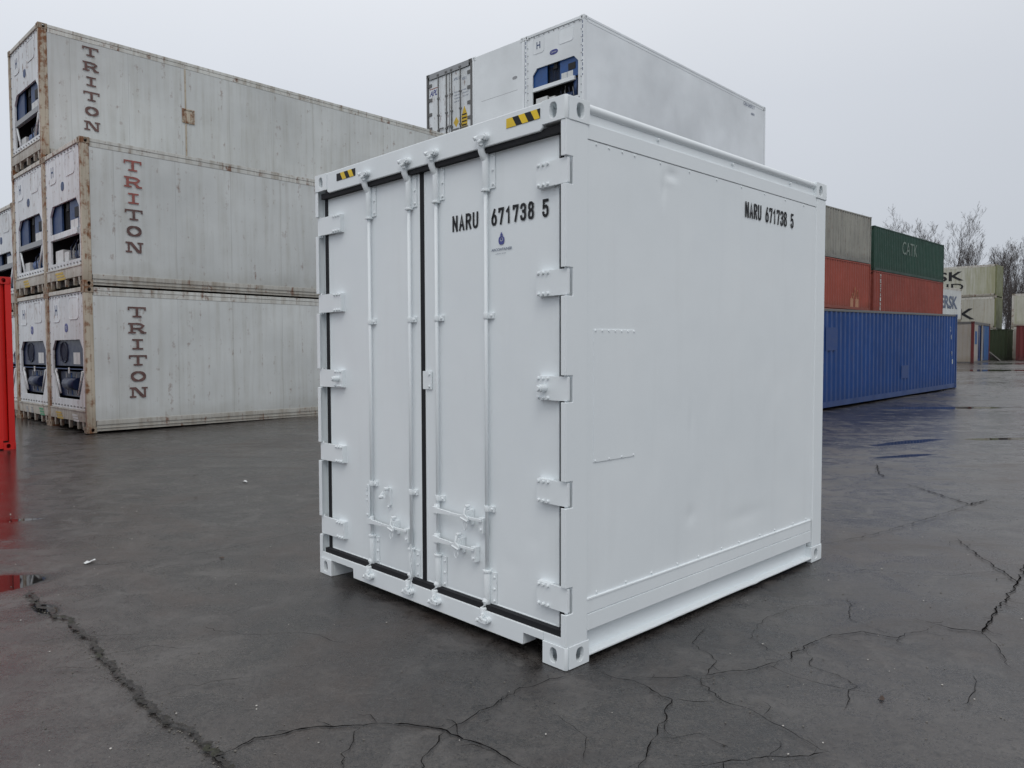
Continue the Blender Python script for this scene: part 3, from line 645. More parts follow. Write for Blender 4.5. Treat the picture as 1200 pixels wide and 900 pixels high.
        for k in range(n+1):    # bottom flange, slightly bent
            x_ = .176+(L-.352)*k/n; dz = .002*noise.noise(Vector((x_*3, 0, 5)))-.005*math.exp(-((x_-1.95)/.05)**2); dy = .002*noise.noise(Vector((x_*2, 4, 5)))
            cur = [mb.b.verts.new((x_, yy+dy, zz+dz)) for yy, zz in ((-.002, .030), (-.002, .040), (.055, .042), (.055, .030))]
            if prev: [mb.b.faces.new((prev[q], prev[(q+1) % 4], cur[(q+1) % 4], cur[q])) for q in range(4)]
            prev = cur
        mb.xform(FX).build('bottom_rail', wm, root, .0015)
        if not s:
            mb = MB(); g_ = lambda x_, z_, l: (x_, .0065-l, z_)
            def g_(x_, z_, l): return (x_, .0035-l, z_)
            din(mb, 'NARU', 1.765, 2.507, .103, .046, .0565, .0148, g_); mb.build('serial_lettering', M['black'], sp); mb = MB(); din(mb, '671738', 2.038, 2.507, .103, .046, .0535, .0148, g_); mb.build('serial_lettering', M['black'], sp); mb = MB(); din(mb, '5', 2.411, 2.507, .103, .044, .05, .0148, g_)
            mb.build('serial_lettering', M['black'], sp)
    mb = MB(); mb.box(L-.03, L-.010, .14, WD-.14, .10, 2.78); mb.box(L-.05, L-.004, .17, WD-.17, 2.79, 2.89); mb.box(L-.05, L-.004, .17, WD-.17, .04, .16)
    mb.build('rear_panel', wm, root, .004)
    mb = MB(); mb.box(.12, L-.05, .07, WD-.07, 2.84, 2.872); mb.build('roof_panel', wm, root)
    mb = MB(); mb.box(.11, L-.06, .085, WD-.085, .10, .17)
    for k in range(7): mb.box(.3+k*.38, .36+k*.38, .085, WD-.085, .045, .10)
    mb.build('floor_frame', M['under'], root)
    return root
main_container()

# ------------------------------------------------------------------ refrigerated 40 ft containers
def shell(root, L, H, side, frame, corner, rear=None, roof=None, door_end=False, open_front=False):
    rear = rear or side
    casting(root, L, WD, H, corner)
    for (x0, x1) in ((.002, .10), (L-.10, L-.002)):
        for (y0, y1) in ((.002, .085), (WD-.085, WD-.002)):
            mb = MB(); mb.box(x0, x1, y0, y1, .118, H-.118)
            if x0 < 1 and y0 < 1: mb.box(.10, .165, .004, .04, .118, H-.118)
            mb.build('corner_post', corner, root, .006)
def side_flat(root, L, H, side, rail):
    for s in (0, 1):
        FX = Matrix.Translation((0, WD, 0)) @ Matrix.Diagonal((1, -1, 1, 1)) if s else Matrix.Identity(4)
        mb = MB(); nx, nz = (90, 20) if L > 9 else (45, 20); G = []
        for i in range(nx+1):
            row = []
            for j in range(nz+1):
                x = .165+(L-.27)*i/nx; z = .235+(H-.17-.235)*j/nz; k = min(1, min(i, nx-i, j, nz-j)/2)
                d = .010*noise.noise(Vector((x*.9, z*.8, H+L+s)))+.006*noise.noise(Vector((x*2.4, z*2.1, s)))
                if z < .5: d += .014*noise.noise(Vector((x*4, z*6, 2)))*(x < 4.5)
                row.append(mb.b.verts.new((x, .016+k*d, z)))
            G.append(row)
        for i in range(nx):
            for j in range(nz): mb.b.faces.new((G[i][j], G[i+1][j], G[i+1][j+1], G[i][j+1])).smooth = True
        mb.xform(FX).build('side_panel', side, root)
        mb = MB(); mb.box(.178, L-.178, .004, .06, H-.075, H-.006); mb.box(.178, L-.178, .010, .05, H-.168, H-.080)
        mb.xform(FX).build('top_rail', rail, root, .004)
        mb = MB(); mb.box(.178, L-.178, .004, .05, .155, .245); mb.box(.178, L-.178, .000, .05, .030, .045); mb.box(.178, L-.178, .020, .05, .045, .155); mb.box(.178, L-.178, .001, .03, .085, .10)
        mb.xform(FX).build('bottom_rail', rail, root, .003)
    mb = MB(); mb.box(.05, L-.05, .06, WD-.06, H-.05, H-.025); mb.build('roof_panel', M['roof'], root)
    mb = MB(); mb.box(.12, L-.06, .055, WD-.055, .08, .20); mb.build('floor_frame', M['under'], root)
    mb = MB(); mb.box(L-.045, L-.015, .08, WD-.08, .04, H-.04); mb.build('rear_doors', side, root)
def machinery_end(root, H, kind, panel, frame, accent, box, logo='oval', stickers=()):
    """kind 'thin': split opening with cross bar; 'deep': one tall tapering opening"""
    zo = H-HC
    if kind == 'thin': op = [(.25, .57), (2.12, .57), (2.12, 1.58+zo), (1.93, 1.78+zo), (.42, 1.78+zo), (.25, 1.60+zo)]
    else: op = [(.52, .64), (1.92, .64), (2.20, 1.15), (2.20, 1.66), (2.02, 1.86+zo), (.42, 1.86+zo), (.24, 1.66), (.24, 1.15)]
    mb = MB(); mb.yz(rect(.085, WD-.085, .44, H-.09), [op], .035, .075); fp = mb.build('end_panel', panel, root, .002)
    mb = MB(); mb.box(.006, .09, .165, WD-.165, H-.085, H-.004); mb.build('top_header', frame, root, .004)
    mb = MB(); mb.box(.010, .09, .085, WD-.085, .21, .42); mb.box(-.004, .03, .10, WD-.10, .415, .438)
    for y in (.30, .62, 1.15, 1.72, 2.10): mb.yz([(y-.05, .21), (y+.05, .21), (y+.022, .05), (y-.022, .05)], [], .02, .08)
    mb.build('lower_beam', frame, root, .002)
    mb = MB()
    for k in range(11):
        y = .2+k*.204; mb.tube([(.036, y, .50), (.012, y, .50)], .017, 7); mb.tube([(.036, y, H-.13+.01*(k % 2)), (.012, y, H-.13)], .015, 7)
    for k in range(9):
        z = .62+k*.235
        if z < H-.2:
            for y in (.125, WD-.125): mb.tube([(.036, y, z), (.016, y, z)], .014, 7)
    mb.build('panel_bolts', M['steel'], fp)
    for (y0, y1, z0, z1) in ((1.62, 2.10, 2.24+zo, 2.76+zo), (.44, 1.02, 2.27+zo, 2.73+zo)):
        mb = MB(); mb.yz(rrect(y0, y1, z0, z1, .09, 5), [rrect(y0+.018, y1-.018, z0+.018, z1-.018, .075, 5)], .024, .036); mb.yz(rrect(y0+.019, y1-.019, z0+.019, z1-.019, .075, 5), [], .029, .0345)
        hp = mb.build('vent_hatch', panel, fp)
        if y0 > 1.3: word('hatch_mark', 'H', .22, .16, M['unit_grey'], hp, onend(1.94, 2.38+zo, .028), .02)
    if logo:
        mb = MB(); mb.yz(oval(1.22, 2.11+zo, .165, .075, 24) if logo == 'oval' else oval(1.22, 2.11+zo, .09, .09, 20), [], .026, .036); lg = mb.build('maker_badge', M['logo'] if logo != 'faded' else M['unit_grey'], fp)
        if logo in ('oval', 'round'): word('badge_lettering', 'Carrier' if logo == 'oval' else 'TK', .055, .24 if logo == 'oval' else .10, M['placard'], lg, onend(1.34 if logo == 'oval' else 1.27, 2.085+zo, .0255))
    mb = MB(); mb.box(.62, .64, .17, 2.27, .55, 1.92); mb.box(.076, .62, .17, .20, .55, 1.92); mb.box(.076, .62, 2.24, 2.27, .55, 1.92); mb.box(.076, .62, .20, 2.24, 1.88, 1.92); mb.box(.076, .62, .24, 2.2, .5, .55)
    mb.build('machinery_bay', M['dark'], root)
    if kind == 'thin':
        mb = MB(); mb.box(.10, .14, 1.55, 2.21, 1.20, 1.84); mb.box(.10, .14, .21, 1.02, 1.20, 1.84); mb.box(.20, .22, 1.02, 1.55, 1.2, 1.84); cv = mb.build('machinery_cover', accent, root, .004)
        mb = MB()
        for k in range(9): y_ = 1.07+k*.055; mb.box(.165, .185, y_, y_+.02, 1.2, 1.72)
        mb.box(.12, .16, 1.16, 1.30, 1.62, 1.80); mb.build('condenser_grille', M['dark'], root)
        mb = MB(); mb.box(.085, .10, .40, .68, 1.42, 1.62); mb.build('control_display', M['dark'], cv)
        mb = MB(); mb.box(.092, .10, .50, .72, 1.215, 1.39); mb.box(.092, .10, .74, .96, 1.215, 1.39); mb.build('placard', M['placard'], cv)
        mb = MB(); mb.box(.03, .11, .40 if box else .26, 2.11, 1.07, 1.19); mb.build('cross_bar', panel if accent is M['unit_blue'] or box else M['steel'], root, .004)
        for k in range(5):
            mb = MB(); mb.tube([(.09, .30+.16*k, .62), (.09, .34+.16*k, .80+.05*(k % 3)), (.2, .40+.16*k, 1.02)], .012, 5); mb.build('pipe', M['steel'] if k % 2 else M['unit_dark'], root)
        if box:
            mb = MB(); mb.box(.10, .4, 1.55, 2.03, .58, .86); mb.box(.12, .4, 1.25, 1.5, .58, .80); mb.build('equipment_box', M['placard'], root, .01)
            mb = MB(); mb.tube([(.2, .45, .6), (.2, .45, 1.15)], .08, 12); mb.tube([(.3, .6, .72), (.3, 1.1, .72)], .11, 12); mb.build('compressor', M['unit_grey'], root)
        else:
            mb = MB(); mb.tube([(.25, .75, .70), (.25, 1.35, .70)], .14, 12); mb.tube([(.25, .95, .55), (.25, .95, .95)], .10, 12); mb.build('compressor', M['unit_blue'], root)
            mb = MB(); mb.box(.12, .35, 1.62, 1.98, .58, .80); mb.build('equipment_box', M['placard'], root, .01)
            MB().tube([(.06, .32, 1.08), (.06, .62, .56)], .022, 6).build('brace', panel, root); MB().tube([(.06, 2.04, 1.05), (.06, 1.78, .56)], .022, 6).build('brace', panel, root)
    else:
        mb = MB(); mb.box(.10, .14, .21, 2.23, 1.32, 1.875); mb.box(.14, .30, .4, 2.05, .68, 1.2); cv = mb.build('machinery_cover', accent, root, .004)
        mb = MB(); mb.box(.092, .10, .62, .80, 1.36, 1.60); mb.box(.092, .10, .82, 1.02, 1.36, 1.60); mb.build('placard', M['placard'], cv)
        mb = MB(); mb.box(.06, .10, .30, 2.14, 1.25, 1.27); mb.build('cross_bar', M['unit_grey'], root)
        MB().tube([(.06, .36, 1.22), (.06, .64, .74)], .024, 6).build('brace', panel, root); MB().tube([(.06, 2.08, 1.22), (.06, 1.80, .74)], .024, 6).build('brace', panel, root)
        mb = MB(); mb.box(.045, .06, 1.98, 2.08, 1.20, 1.26); mb.box(.045, .06, 1.16, 1.22, 1.17, 1.29); mb.build('bay_lamp', M['placard'], cv)
        mb = MB(); mb.tube([(.12, .8, .95), (.12, 1.5, .95)], .13, 12); mb.build('compressor', M['navy'], root)
        mb = MB(); mb.tube([(.088, 1.62+.24*math.cos(a_), 1.60+.22*math.sin(a_)) for a_ in [2*PI*k/18 for k in range(19)]], .012, 5)
        for k in range(7): mb.tube([(.09, 1.40+.075*k, 1.42), (.09, 1.40+.075*k, 1.78)], .006, 4)
        mb.build('fan_guard', M['unit_dark'], cv)
        for k in range(4): mb = MB(); mb.tube([(.10, .55+.3*k, .72), (.10, .60+.3*k, .86), (.10, .55+.32*k, 1.18)], .014, 5); mb.build('pipe', M['steel'] if k % 2 else M['unit_blue'], root)
    for (y0, y1, z0, z1, mt) in stickers:
        mb = MB(); n = 3
        for k in range(n): mb.box(.006, .0095, y0+(y1-y0)*.12*k, y1-(y1-y0)*.1*(n-1-k), z0+(z1-z0)*k/n, z0+(z1-z0)*(k+.72)/n)
        mb.build('warning_sticker', mt, root)
def letters_triton(root, x0, z0, h, pitch, w, mats):
    f = lambda x, z, l: (x, -.002-l, z)
    for k, ch in enumerate('TRITON'):
        mb = MB(); slab(mb, ch, x0, z0-k*pitch-h, w, h, f); mb.build('letter', mats[k], root)
def reefer(label, loc, rz, H=HC, L=12.192, side='triton', kind='thin', accent='unit_grey', box=False, logo='faded', let=None, group='stacked refrigerated containers with faded vertical lettering', stick=(), panel='tend', frame='tframe', corner='rust', rail='rail'):
    root = empty('refrigerated_container', loc, rz, label=label, cat='shipping container', group=group)
    shell(root, L, H, M[side], M[frame], M[corner]); side_flat(root, L, H, M[side], M[rail])
    machinery_end(root, H, kind, M[panel], M[frame], M[accent], box, logo, stick)
    if let: letters_triton(root, *let)
    return root
AX, AY, TA = -8.366, 14.806, .8112
aA = Vector((math.cos(TA), math.sin(TA), 0)); bA = Vector((-aA.y, aA.x, 0)); A0 = Vector((AX, AY, .032))
mr_, rl_ = M['maroon'], M['red_let']
def P(i, k, H=HC, dx=0): return tuple(A0+bA*2.46*i+aA*dx+Vector((0, 0, k*(H+.004))))
reefer('white refrigerated container with vertical all-brown letters, on the ground nearest the yard', P(0, 0), TA, kind='deep', accent='navy', logo='round', let=(.81, 2.53, .215, .329, .355, [mr_]*6),
       stick=((1.5, 2.0, .2, .36, M['sticker']), (.5, .9, .2, .36, M['placard'])))
reefer('white refrigerated container whose vertical letters fade to red at the top, second tier', P(0, 1), TA, box=True, let=(.80, 2.59, .215, .329, .345, [rl_, rl_, rl_, mr_, mr_, mr_]), stick=((1.1, 1.75, .2, .38, M['sticker']),))
reefer('white refrigerated container at ground level with a green sticker below its machinery', P(1, 0), TA, side='tritonB', kind='deep', accent='navy', logo='round',
       stick=((.35, .75, .2, .38, M['green']), (1.2, 1.4, .22, .36, M['steel']), (1.6, 1.8, .22, .36, M['steel'])))
reefer('white refrigerated container in the second column between the ground level one and the top one', P(1, 1), TA, side='tritonB', stick=((1.2, 1.7, .2, .38, M['sticker']),))
b3 = reefer('topmost lettered refrigerated container with a rust stained side joint, third tier', P(1, 2), TA, let=(.86, 2.64, .205, .329, .335, [mr_]*6))
mb = MB(); mb.box(3.13, 3.165, .004, .02, .26, 2.72); mb.build('side_joint', M['rust'], b3)
mb = MB(); mb.xz(rect(3.06, 3.36, 1.42, 1.76), [rect(3.09, 3.33, 1.45, 1.73)], -.010, .02); mb.box(3.10, 3.32, .001, .015, 1.46, 1.72); mb.build('data_plate', M['rust'], b3)
reefer('lower white refrigerated container at the left frame edge, mostly behind the red one', P(2, 0, SH), TA, H=SH, side='tritonB', kind='deep', accent='unit_grey')
reefer('upper white refrigerated container at the left frame edge, just above the red one', P(2, 1, SH), TA, H=SH, side='tritonB')

# ------------------------------------------------------------------ clean white stack behind, four high and three wide
TW = .808; W0 = Vector((2.194, 23.15, .17)); aW = Vector((math.cos(TW), math.sin(TW), 0)); bW = Vector((-aW.y, aW.x, 0))
gW = 'four high stack of refrigerated containers behind the main one'
def PW(i, k): return tuple(W0+bW*2.46*i+Vector((0, 0, k*2.9)))
top1 = reefer('clean white refrigerated container with bright blue machinery, top of the stack behind', PW(0, 3), TW, side='clean', accent='unit_blue', box=True, logo='oval', group=gW, panel='clean', frame='clean', corner='clean', rail='clean')
word('serial_lettering', 'CAIU 542913 7', .13, .95, M['unit_grey'], top1, onside(10.25, 2.58, .004)); word('side_mark', '45R1', .10, .3, M['unit_grey'], top1, onside(10.9, 2.32, .004))
mb = MB()
for y_ in (.05, 2.385):
    for k in range(12): mb.box(-.0015, .003, y_-.012, y_+.012, 1.1+k*.14, 1.1+k*.14+(.10 if k % 3 else .05))
mb.build('post_marks', M['unit_grey'], top1)
top2 = empty('refrigerated_container', PW(1, 3), TW, label='plain white container with a blank end wall beside the blue machinery end', cat='shipping container', group=gW)
shell(top2, 12.192, HC, M['clean'], M['clean'], M['clean']); side_flat(top2, 12.192, HC, M['clean'], M['clean'])
mb = MB(); mb.box(.012, .06, .085, WD-.085, .06, HC-.02); e2 = mb.build('end_wall', M['clean'], top2, .006)
mb = MB(); mb.yz(oval(.42, 1.72, .11, .05, 16), [], .008, .012); mb.box(.010, .0125, .3, 2.0, 1.30, 1.31); mb.build('faded_mark', M['steel'], e2)
top3 = empty('refrigerated_container', PW(2, 3), TW, label='weathered white container with dark door rods, yellow warning stickers and small blue letters', cat='shipping container', group=gW)
shell(top3, 12.192, HC, M['triton'], M['rodgrey'], M['rodgrey']); side_flat(top3, 12.192, HC, M['triton'], M['rail'])
mb = MB(); mb.box(.004, .08, .165, WD-.165, HC-.20, HC-.004); mb.build('door_header', M['steel'], top3); mb = MB(); mb.box(.004, .08, .165, WD-.165, .03, .17); mb.build('door_sill', M['tframe'], top3)
for (y0, y1) in ((.10, 1.20), (1.235, 2.335)):
    mb = MB(); mb.box(.045, .11, y0, y1, .185, HC-.215); d = mb.build('door', M['tend'], top3, .004)
    for k in range(5):
        mb = MB(); z = .35+k*.52
        if y0 < 1: mb.box(.02, .045, .04, .26, z, z+.11)
        else: mb.box(.02, .045, 2.17, 2.39, z, z+.11)
        mb.build('hinge', M['rodgrey'], d)
mb = MB(); mb.box(.06, .1, 1.195, 1.24, .185, HC-.2); mb.box(.07, .1, .08, 2.36, HC-.225, HC-.2); mb.build('door_gasket', M['seal'], top3)
for y in (.62, 1.08, 1.36, 1.80):
    mb = MB(); mb.tube([(.02, y, .1), (.02, y, HC-.1)], .022, 6); [mb.box(.0, .045, y-.05, y+.05, z, z+.06) for z in (.75, 1.3, 1.9)]; mb.box(-.01, .03, y-.06, y+.05, HC-.16, HC-.10)
    r_ = mb.build('lock_rod', M['rodgrey'], top3)
    mb = MB(); mb.box(-.01, .01, y-.4 if y < 1.2 else y-.3, y, .62 if y < 1.2 else .80, .66 if y < 1.2 else .84); mb.build('door_handle', M['rodgrey'], r_)
word('line_name', 'APL', .20, .42, M['logo'], top3, onend(2.30, 2.10, .044), .03, shear=.3)
mb = MB(); mb.box(.040, .044, 1.86, 2.28, 2.34, 2.37); mb.build('name_bar', M['red_let'], top3)
word('serial_lettering', 'APRU 507', .10, .40, M['unit_grey'], top3, onend(.98, 2.36, .044)); word('serial_lettering', '45R1', .10, .22, M['unit_grey'], top3, onend(.55, 2.28, .044))
for k in range(7): word('weight_lettering', ('MAX.WT', '34000 KG', 'TARE', '4640 KG', 'NET', '29360 KG', 'CU.CAP')[k], .05, .30, M['unit_grey'], top3, onend(.96 if k < 4 else .52, 1.92-.11*(k % 4), .044))
mb = MB(); mb.yz([(.74, .86), (1.02, .86+.0), (.88, 1.10)], [], .038, .044); mb.yz([(.62+.24, .84), (.62+.38, .98), (.86, 1.12), (.72, .98)], [], .034, .038) if 0 else None
mb = MB(); mb.yz([(.86, .72), (1.00, .90), (.86, 1.08), (.72, .90)], [], .040, .044); mb.yz([(.28, .62), (.58, .62), (.58, 1.05), (.43, 1.38), (.28, 1.05)], [], .040, .044); st = mb.build('warning_sticker', M['sticker'], top3)
mb = MB(); [mb.box(.038, .040, .31, .55, .70+.12*k, .75+.12*k) for k in range(4)]; mb.build('sticker_lines', M['black'], st)
for i, src in ((0, top1), (1, top2), (2, top3)):
    for k in range(3):
        c = copy_tree(src); c.location = PW(i, k)
        c['label'] = ('clean white refrigerated container with blue machinery', 'plain white container with a blank end wall', 'weathered white container with dark door rods')[i] + ', ' + ('ground level', 'second tier', 'third tier')[k] + ' of the stack behind'

# ------------------------------------------------------------------ dry corrugated containers
def corrugated(name, label, loc, rz, L, H, mat, frame=None, group=None, pitch=.278, dep=.036, end='doors', rods='rodgrey', cat='shipping container', tilt=0, tmat=None):
    frame = frame or mat
    root = empty(name, loc, rz, label=label, cat=cat, group=group)
    if tilt: root.rotation_euler = (0, tilt, rz)
    casting(root, L, WD, H, frame)
    for (x0, x1) in ((.002, .09), (L-.09, L-.002)):
        for (y0, y1) in ((.002, .08), (WD-.08, WD-.002)): mb = MB(); mb.box(x0, x1, y0, y1, .118, H-.118); mb.build('corner_post', frame, root, .006)
    for s in (0, 1):
        FX = Matrix.Translation((0, WD, 0)) @ Matrix.Diagonal((1, -1, 1, 1)) if s else Matrix.Identity(4)
        n = round((L-.2)/pitch); pt = (L-.2)/n; pr = []
        for k in range(n):
            x = .1+k*pt; pr += [(x, .012+dep), (x+pt*.25, .012+dep), (x+pt*.5, .012), (x+pt*.75, .012)]
        pr.append((L-.1, .012+dep)); mb = MB()
        V = [(mb.b.verts.new((x, y, .15)), mb.b.verts.new((x, y, H-.06))) for x, y in pr]
        for a, b in zip(V[:-1], V[1:]): mb.b.faces.new((a[0], b[0], b[1], a[1]))
        mb.xform(FX).build('side_wall', mat, root)
        mb = MB(); mb.box(.178, L-.178, .003, .06, H-.07, H-.008); mb.xform(FX).build('top_rail', tmat or frame, root, .004)
        mb = MB(); mb.box(.178, L-.178, .004, .012, .02, .17); mb.box(.178, L-.178, .012, .06, .02, .03); mb.xform(FX).build('bottom_rail', frame, root, .002)
    mb = MB(); mb.box(.05, L-.05, .05, WD-.05, H-.045, H-.02); mb.build('roof_panel', mat, root)
    mb = MB(); mb.box(.05, L-.05, .07, WD-.07, .08, .16); mb.build('floor_frame', M['under'], root)
    for (x, sg) in ((0, 1), (L, -1)):
        mb = MB(); mb.box(x+sg*.004, x+sg*.08, .165, WD-.165, H-.13, H-.006); mb.box(x+sg*.004, x+sg*.08, .165, WD-.165, .02, .14); mb.build('end_frame', frame, root)
        mb = MB()
        if x == 0 and end == 'doors':
            for q in range(2):
                for k in range(5): z0 = .16+k*(H-.30)/5; mb.box(.04, .075, .09+q*1.14, 1.20+q*1.14, z0, z0+(H-.30)/5-.10); mb.box(.06, .075, .09+q*1.14, 1.20+q*1.14, z0+(H-.30)/5-.10, z0+(H-.30)/5)
            mb.build('doors', mat, root)
            for y in (.40, .98, 1.46, 2.04): mb = MB(); mb.tube([(.02, y, .1), (.02, y, H-.1)], .02, 6); [mb.box(0, .04, y-.06, y+.06, z, z+.07) for z in (.6, 1.2, 1.9)]; mb.build('lock_rod', M[rods], root)
        else:
            pr = []; n = 9
            for k in range(n): y = .08+k*(WD-.16)/n; w_ = (WD-.16)/n; pr += [(.055, y), (.055, y+w_*.25), (.02, y+w_*.5), (.02, y+w_*.75)]
            pr.append((.055, WD-.08)); V = [(mb.b.verts.new((x+sg*a, b, .13)), mb.b.verts.new((x+sg*a, b, H-.12))) for a, b in pr]
            for a, b in zip(V[:-1], V[1:]): mb.b.faces.new((a[0], b[0], b[1], a[1]))
            mb.build('end_wall', mat, root)
    return root
def grid(x, y, z, th=.7788): return (x, y, z)
# bright red container at the left edge
TR = .80; aR = Vector((math.cos(TR), math.sin(TR), 0)); rc = Vector((-8.40, 12.72, .0))-aR*6.058
red = corrugated('shipping_container', 'bright red corrugated container cut off at the left edge of the yard', tuple(rc), TR, 6.058, HC, M['red'])
mb = MB(); mb.box(5.72, 5.86, -.001, .0125, 2.60, 2.74); mb.build('yellow_sticker', M['sticker'], red)
# blue forty-foot container
TB = .7600; aB = Vector((math.cos(TB), math.sin(TB), 0)); qb = Vector((15.80, 26.80, .30))
blue = corrugated('shipping_container', 'long blue corrugated container on the ground in front of the red and green stacks', (qb.x-aB.x*12.192, qb.y-aB.y*12.192, .30-.0164*12.192), TB, 12.192, SH, M['blue'], tilt=-.0164, tmat=M['rodgrey'])
for (x0, x1, z0, z1) in ((1.6, 2.3, 1.5, 2.1), (6.9, 7.45, .55, .95)):
    mb = MB(); mb.box(x0, x1, .006, .0145, z0, z1); mb.build('welded_patch', M['bluepatch'], blue)
for k, ch in enumerate('2891'): word('serial_lettering', ch, .16, .09, M['whitelet'], blue, onside(11.45+.08*k, 2.0-.28*k-(.3 if k > 1 else 0), .010))
# grey over red, green over red, each standing on one more container
def stack(base, th, L, tiers, group):
    z = base[2]; out_ = []
    for (label, H, mat, fr) in tiers:
        out_.append(corrugated('shipping_container', label, (base[0], base[1], z), th, L, H, M[mat], M[fr], group)); z += H+.004
    return out_
TG = .7593; aG = Vector((math.cos(TG), math.sin(TG), 0)); ge = Vector((19.85, 42.35))-aG.xy*6.058
g1 = stack((ge.x, ge.y, .92), TG-.03, 6.058, (('oxide red container at ground level under the faded orange one, behind the blue one', HC, 'oxide', 'oxide'), ('faded orange red container with a graffiti mark under the grey one', SH, 'orange', 'orange'),
      ('weathered grey container on top of the faded orange one', SH, 'grey', 'grey')), 'stack of three behind the near end of the blue container')
g2 = stack((21.187, 44.354, .83), TG, 12.192, (('oxide red container at ground level below the green topped stack', HC, 'oxide', 'oxide'), ('oxide red container with small vertical white letters under the green one', SH, 'oxide', 'oxide'),
      ('dark green corrugated container with white letters on top of the stack', SH, 'dgreen', 'dgreen')), 'stack of three behind the far end of the blue container')
for k, ch in enumerate('TEXTAINE'): word('line_lettering', ch, .22, .17, M['whitelet'], g2[1], onside(.95, 2.18-k*.27, .010), .03)
word('line_name', 'CATK', .80, 2.6, plain('worn_pale_green_letters', (.17, .22, .19), .7, 0, .4), g2[2], onside(4.4, 1.30, .006), 0)
mb = MB(); [mb.tube([(3.7+.3*k, .004, .55+.1*math.sin(k*2)), (3.85+.3*k, .004, .9+.35*math.sin(k*1.3)), (4.0+.3*k, .004, .5)], .02, 4) for k in range(3)]; mb.box(3.6, 3.95, .002, .011, .15, .6); mb.box(4.2, 4.6, .002, .011, .15, .6); mb.build('graffiti', plain('pale_graffiti', (.4, .2, .12), .7), g1[1])
# white stack with MAERSK lettering further back, sides turned the other way
TK = .815; aK = Vector((math.cos(TK), math.sin(TK), 0)); bK = Vector((-aK.y, aK.x, 0)); K0 = Vector((38.97, 60.94, 0)); kz = .85
def far_box(label, corner, th, L, H, side, frame, group, name='refrigerated_container'):
    root = empty(name, corner, th, label=label, cat='shipping container', group=group)
    shell(root, L, H, M[side], M[frame], M[frame]); side_flat(root, L, H, M[side], M[frame])
    mb = MB(); mb.box(.01, .06, .085, WD-.085, .06, H-.02); mb.build('end_wall', M[side], root)
    return root
kc = K0+bK*12.192; gK = 'stack of old cream containers with black lettering'
far_box('cream container at ground level of the old lettered stack', (kc.x, kc.y, kz), TK-PI/2, 12.192, 2.5, 'pink', 'tframe', gK)
k2 = far_box('cream container with one line of large black letters, under the mossy one', (kc.x, kc.y, kz+2.51), TK-PI/2, 12.192, SH, 'pink', 'tframe', gK)
k3 = far_box('mossy cream container with two lines of black letters, top of its stack', (kc.x, kc.y, kz+5.105), TK-PI/2, 12.192, SH, 'cream', 'tframe', gK)
word('line_name', 'MAERSK', .76, 6.2, M['black'], k3, onside(3.65, 1.42, .0), .02); word('line_name', 'SEALAND', .58, 6.0, M['black'], k3, onside(3.85, .62, .0), .005)
word('line_name', 'MAERSK', .92, 6.6, M['black'], k2, onside(4.1, .78, .0), .02)
def mossy():
    t = NT('cream_panel_with_algae'); v = t.vec(rand=False); X, Y, Z = t.xyz(); n = t.noise(v, .9, 6, .65); st = t.noise(t.vec((4, 4, .3), False), 1.5, 5)
    c = t.mix(t.mr(n, .3, .7), (.43, .43, .37), (.52, .52, .46)); c = t.mix(t.math('MULTIPLY', t.mr(st, .45, .7), .7), c, (.30, .29, .20))
    k = t.mr(t.math('ADD', X, t.math('MULTIPLY', t.math('SUBTRACT', st, .5), 4)), 9.8, 12.3); c = t.mix(t.math('MULTIPLY', k, .85), c, (.28, .28, .16))
    return t.fin(c, .6)
mm_ = mossy()
for o in [o for o in bpy.data.objects if o.parent == k3 and o.name.startswith('side_panel')]: o.data.materials[0] = mm_
for q_ in (k2, k3):
    for o in [o for o in bpy.data.objects if o.parent == q_ and (o.name.startswith('rear_doors') or (o.name.startswith('corner_post') and max(v.co.x for v in o.data.vertices) > 11))]: o.data.materials[0] = M['moss']
# smaller white container in front of it
TS = .70; s_far = Vector((34.1, 57.42, 0)); sc0 = s_far-Vector((math.cos(TS), math.sin(TS), 0))*6.058
far_box('white container at ground level under the one with narrow blue grey letters', (sc0.x, sc0.y, .85), TS, 6.058, HC, 'clean', 'clean', 'two white containers behind the green stack')
s2 = far_box('white container with narrow blue grey letters behind the green stack', (sc0.x, sc0.y, 3.75), TS, 6.058, 2.50, 'tritonB', 'tframe', 'two white containers behind the green stack')
word('line_name', 'MAERSK', .95, 5.1, M['bluegrey'], s2, onside(.12, .95, .0), .03)
# beige and blue storage container
bc = empty('storage_container', (28.3, 46.3, .80), .87, label='storage container with a beige end wall, dark red corner posts and blue side doors', cat='shipping container')
casting(bc, 6.058, WD, SH, M['maroonp'])
for (x, y) in ((0, 0), (0, WD-.16), (5.9, 0), (5.9, WD-.16)): mb = MB(); mb.box(x+.002, x+.156, y+.002, y+.156, .118, SH-.118); mb.build('corner_post', M['maroonp'], bc)
mb = MB(); mb.box(.02, .06, .16, WD-.16, .08, SH-.14); mb.build('end_wall', M['beige'], bc); mb = MB(); mb.box(.003, .1, .165, WD-.165, SH-.15, SH-.006); mb.box(.003, .1, .165, WD-.165, .02, .12); mb.box(.178, 5.88, .003, .08, SH-.16, SH-.006); mb.box(.178, 5.88, .003, .08, .02, .14); mb.build('frame_beam', M['rodgrey'], bc)
mb = MB(); mb.box(.158, 1.6, .02, .06, .14, SH-.16); mb.box(3.05, 3.35, .012, .06, .14, SH-.16); mb.build('side_wall', M['beige'], bc)
mb = MB(); mb.box(.5, 1.2, .012, .03, 1.2, 2.0); mb.build('window_shutter', M['midblue'], bc)
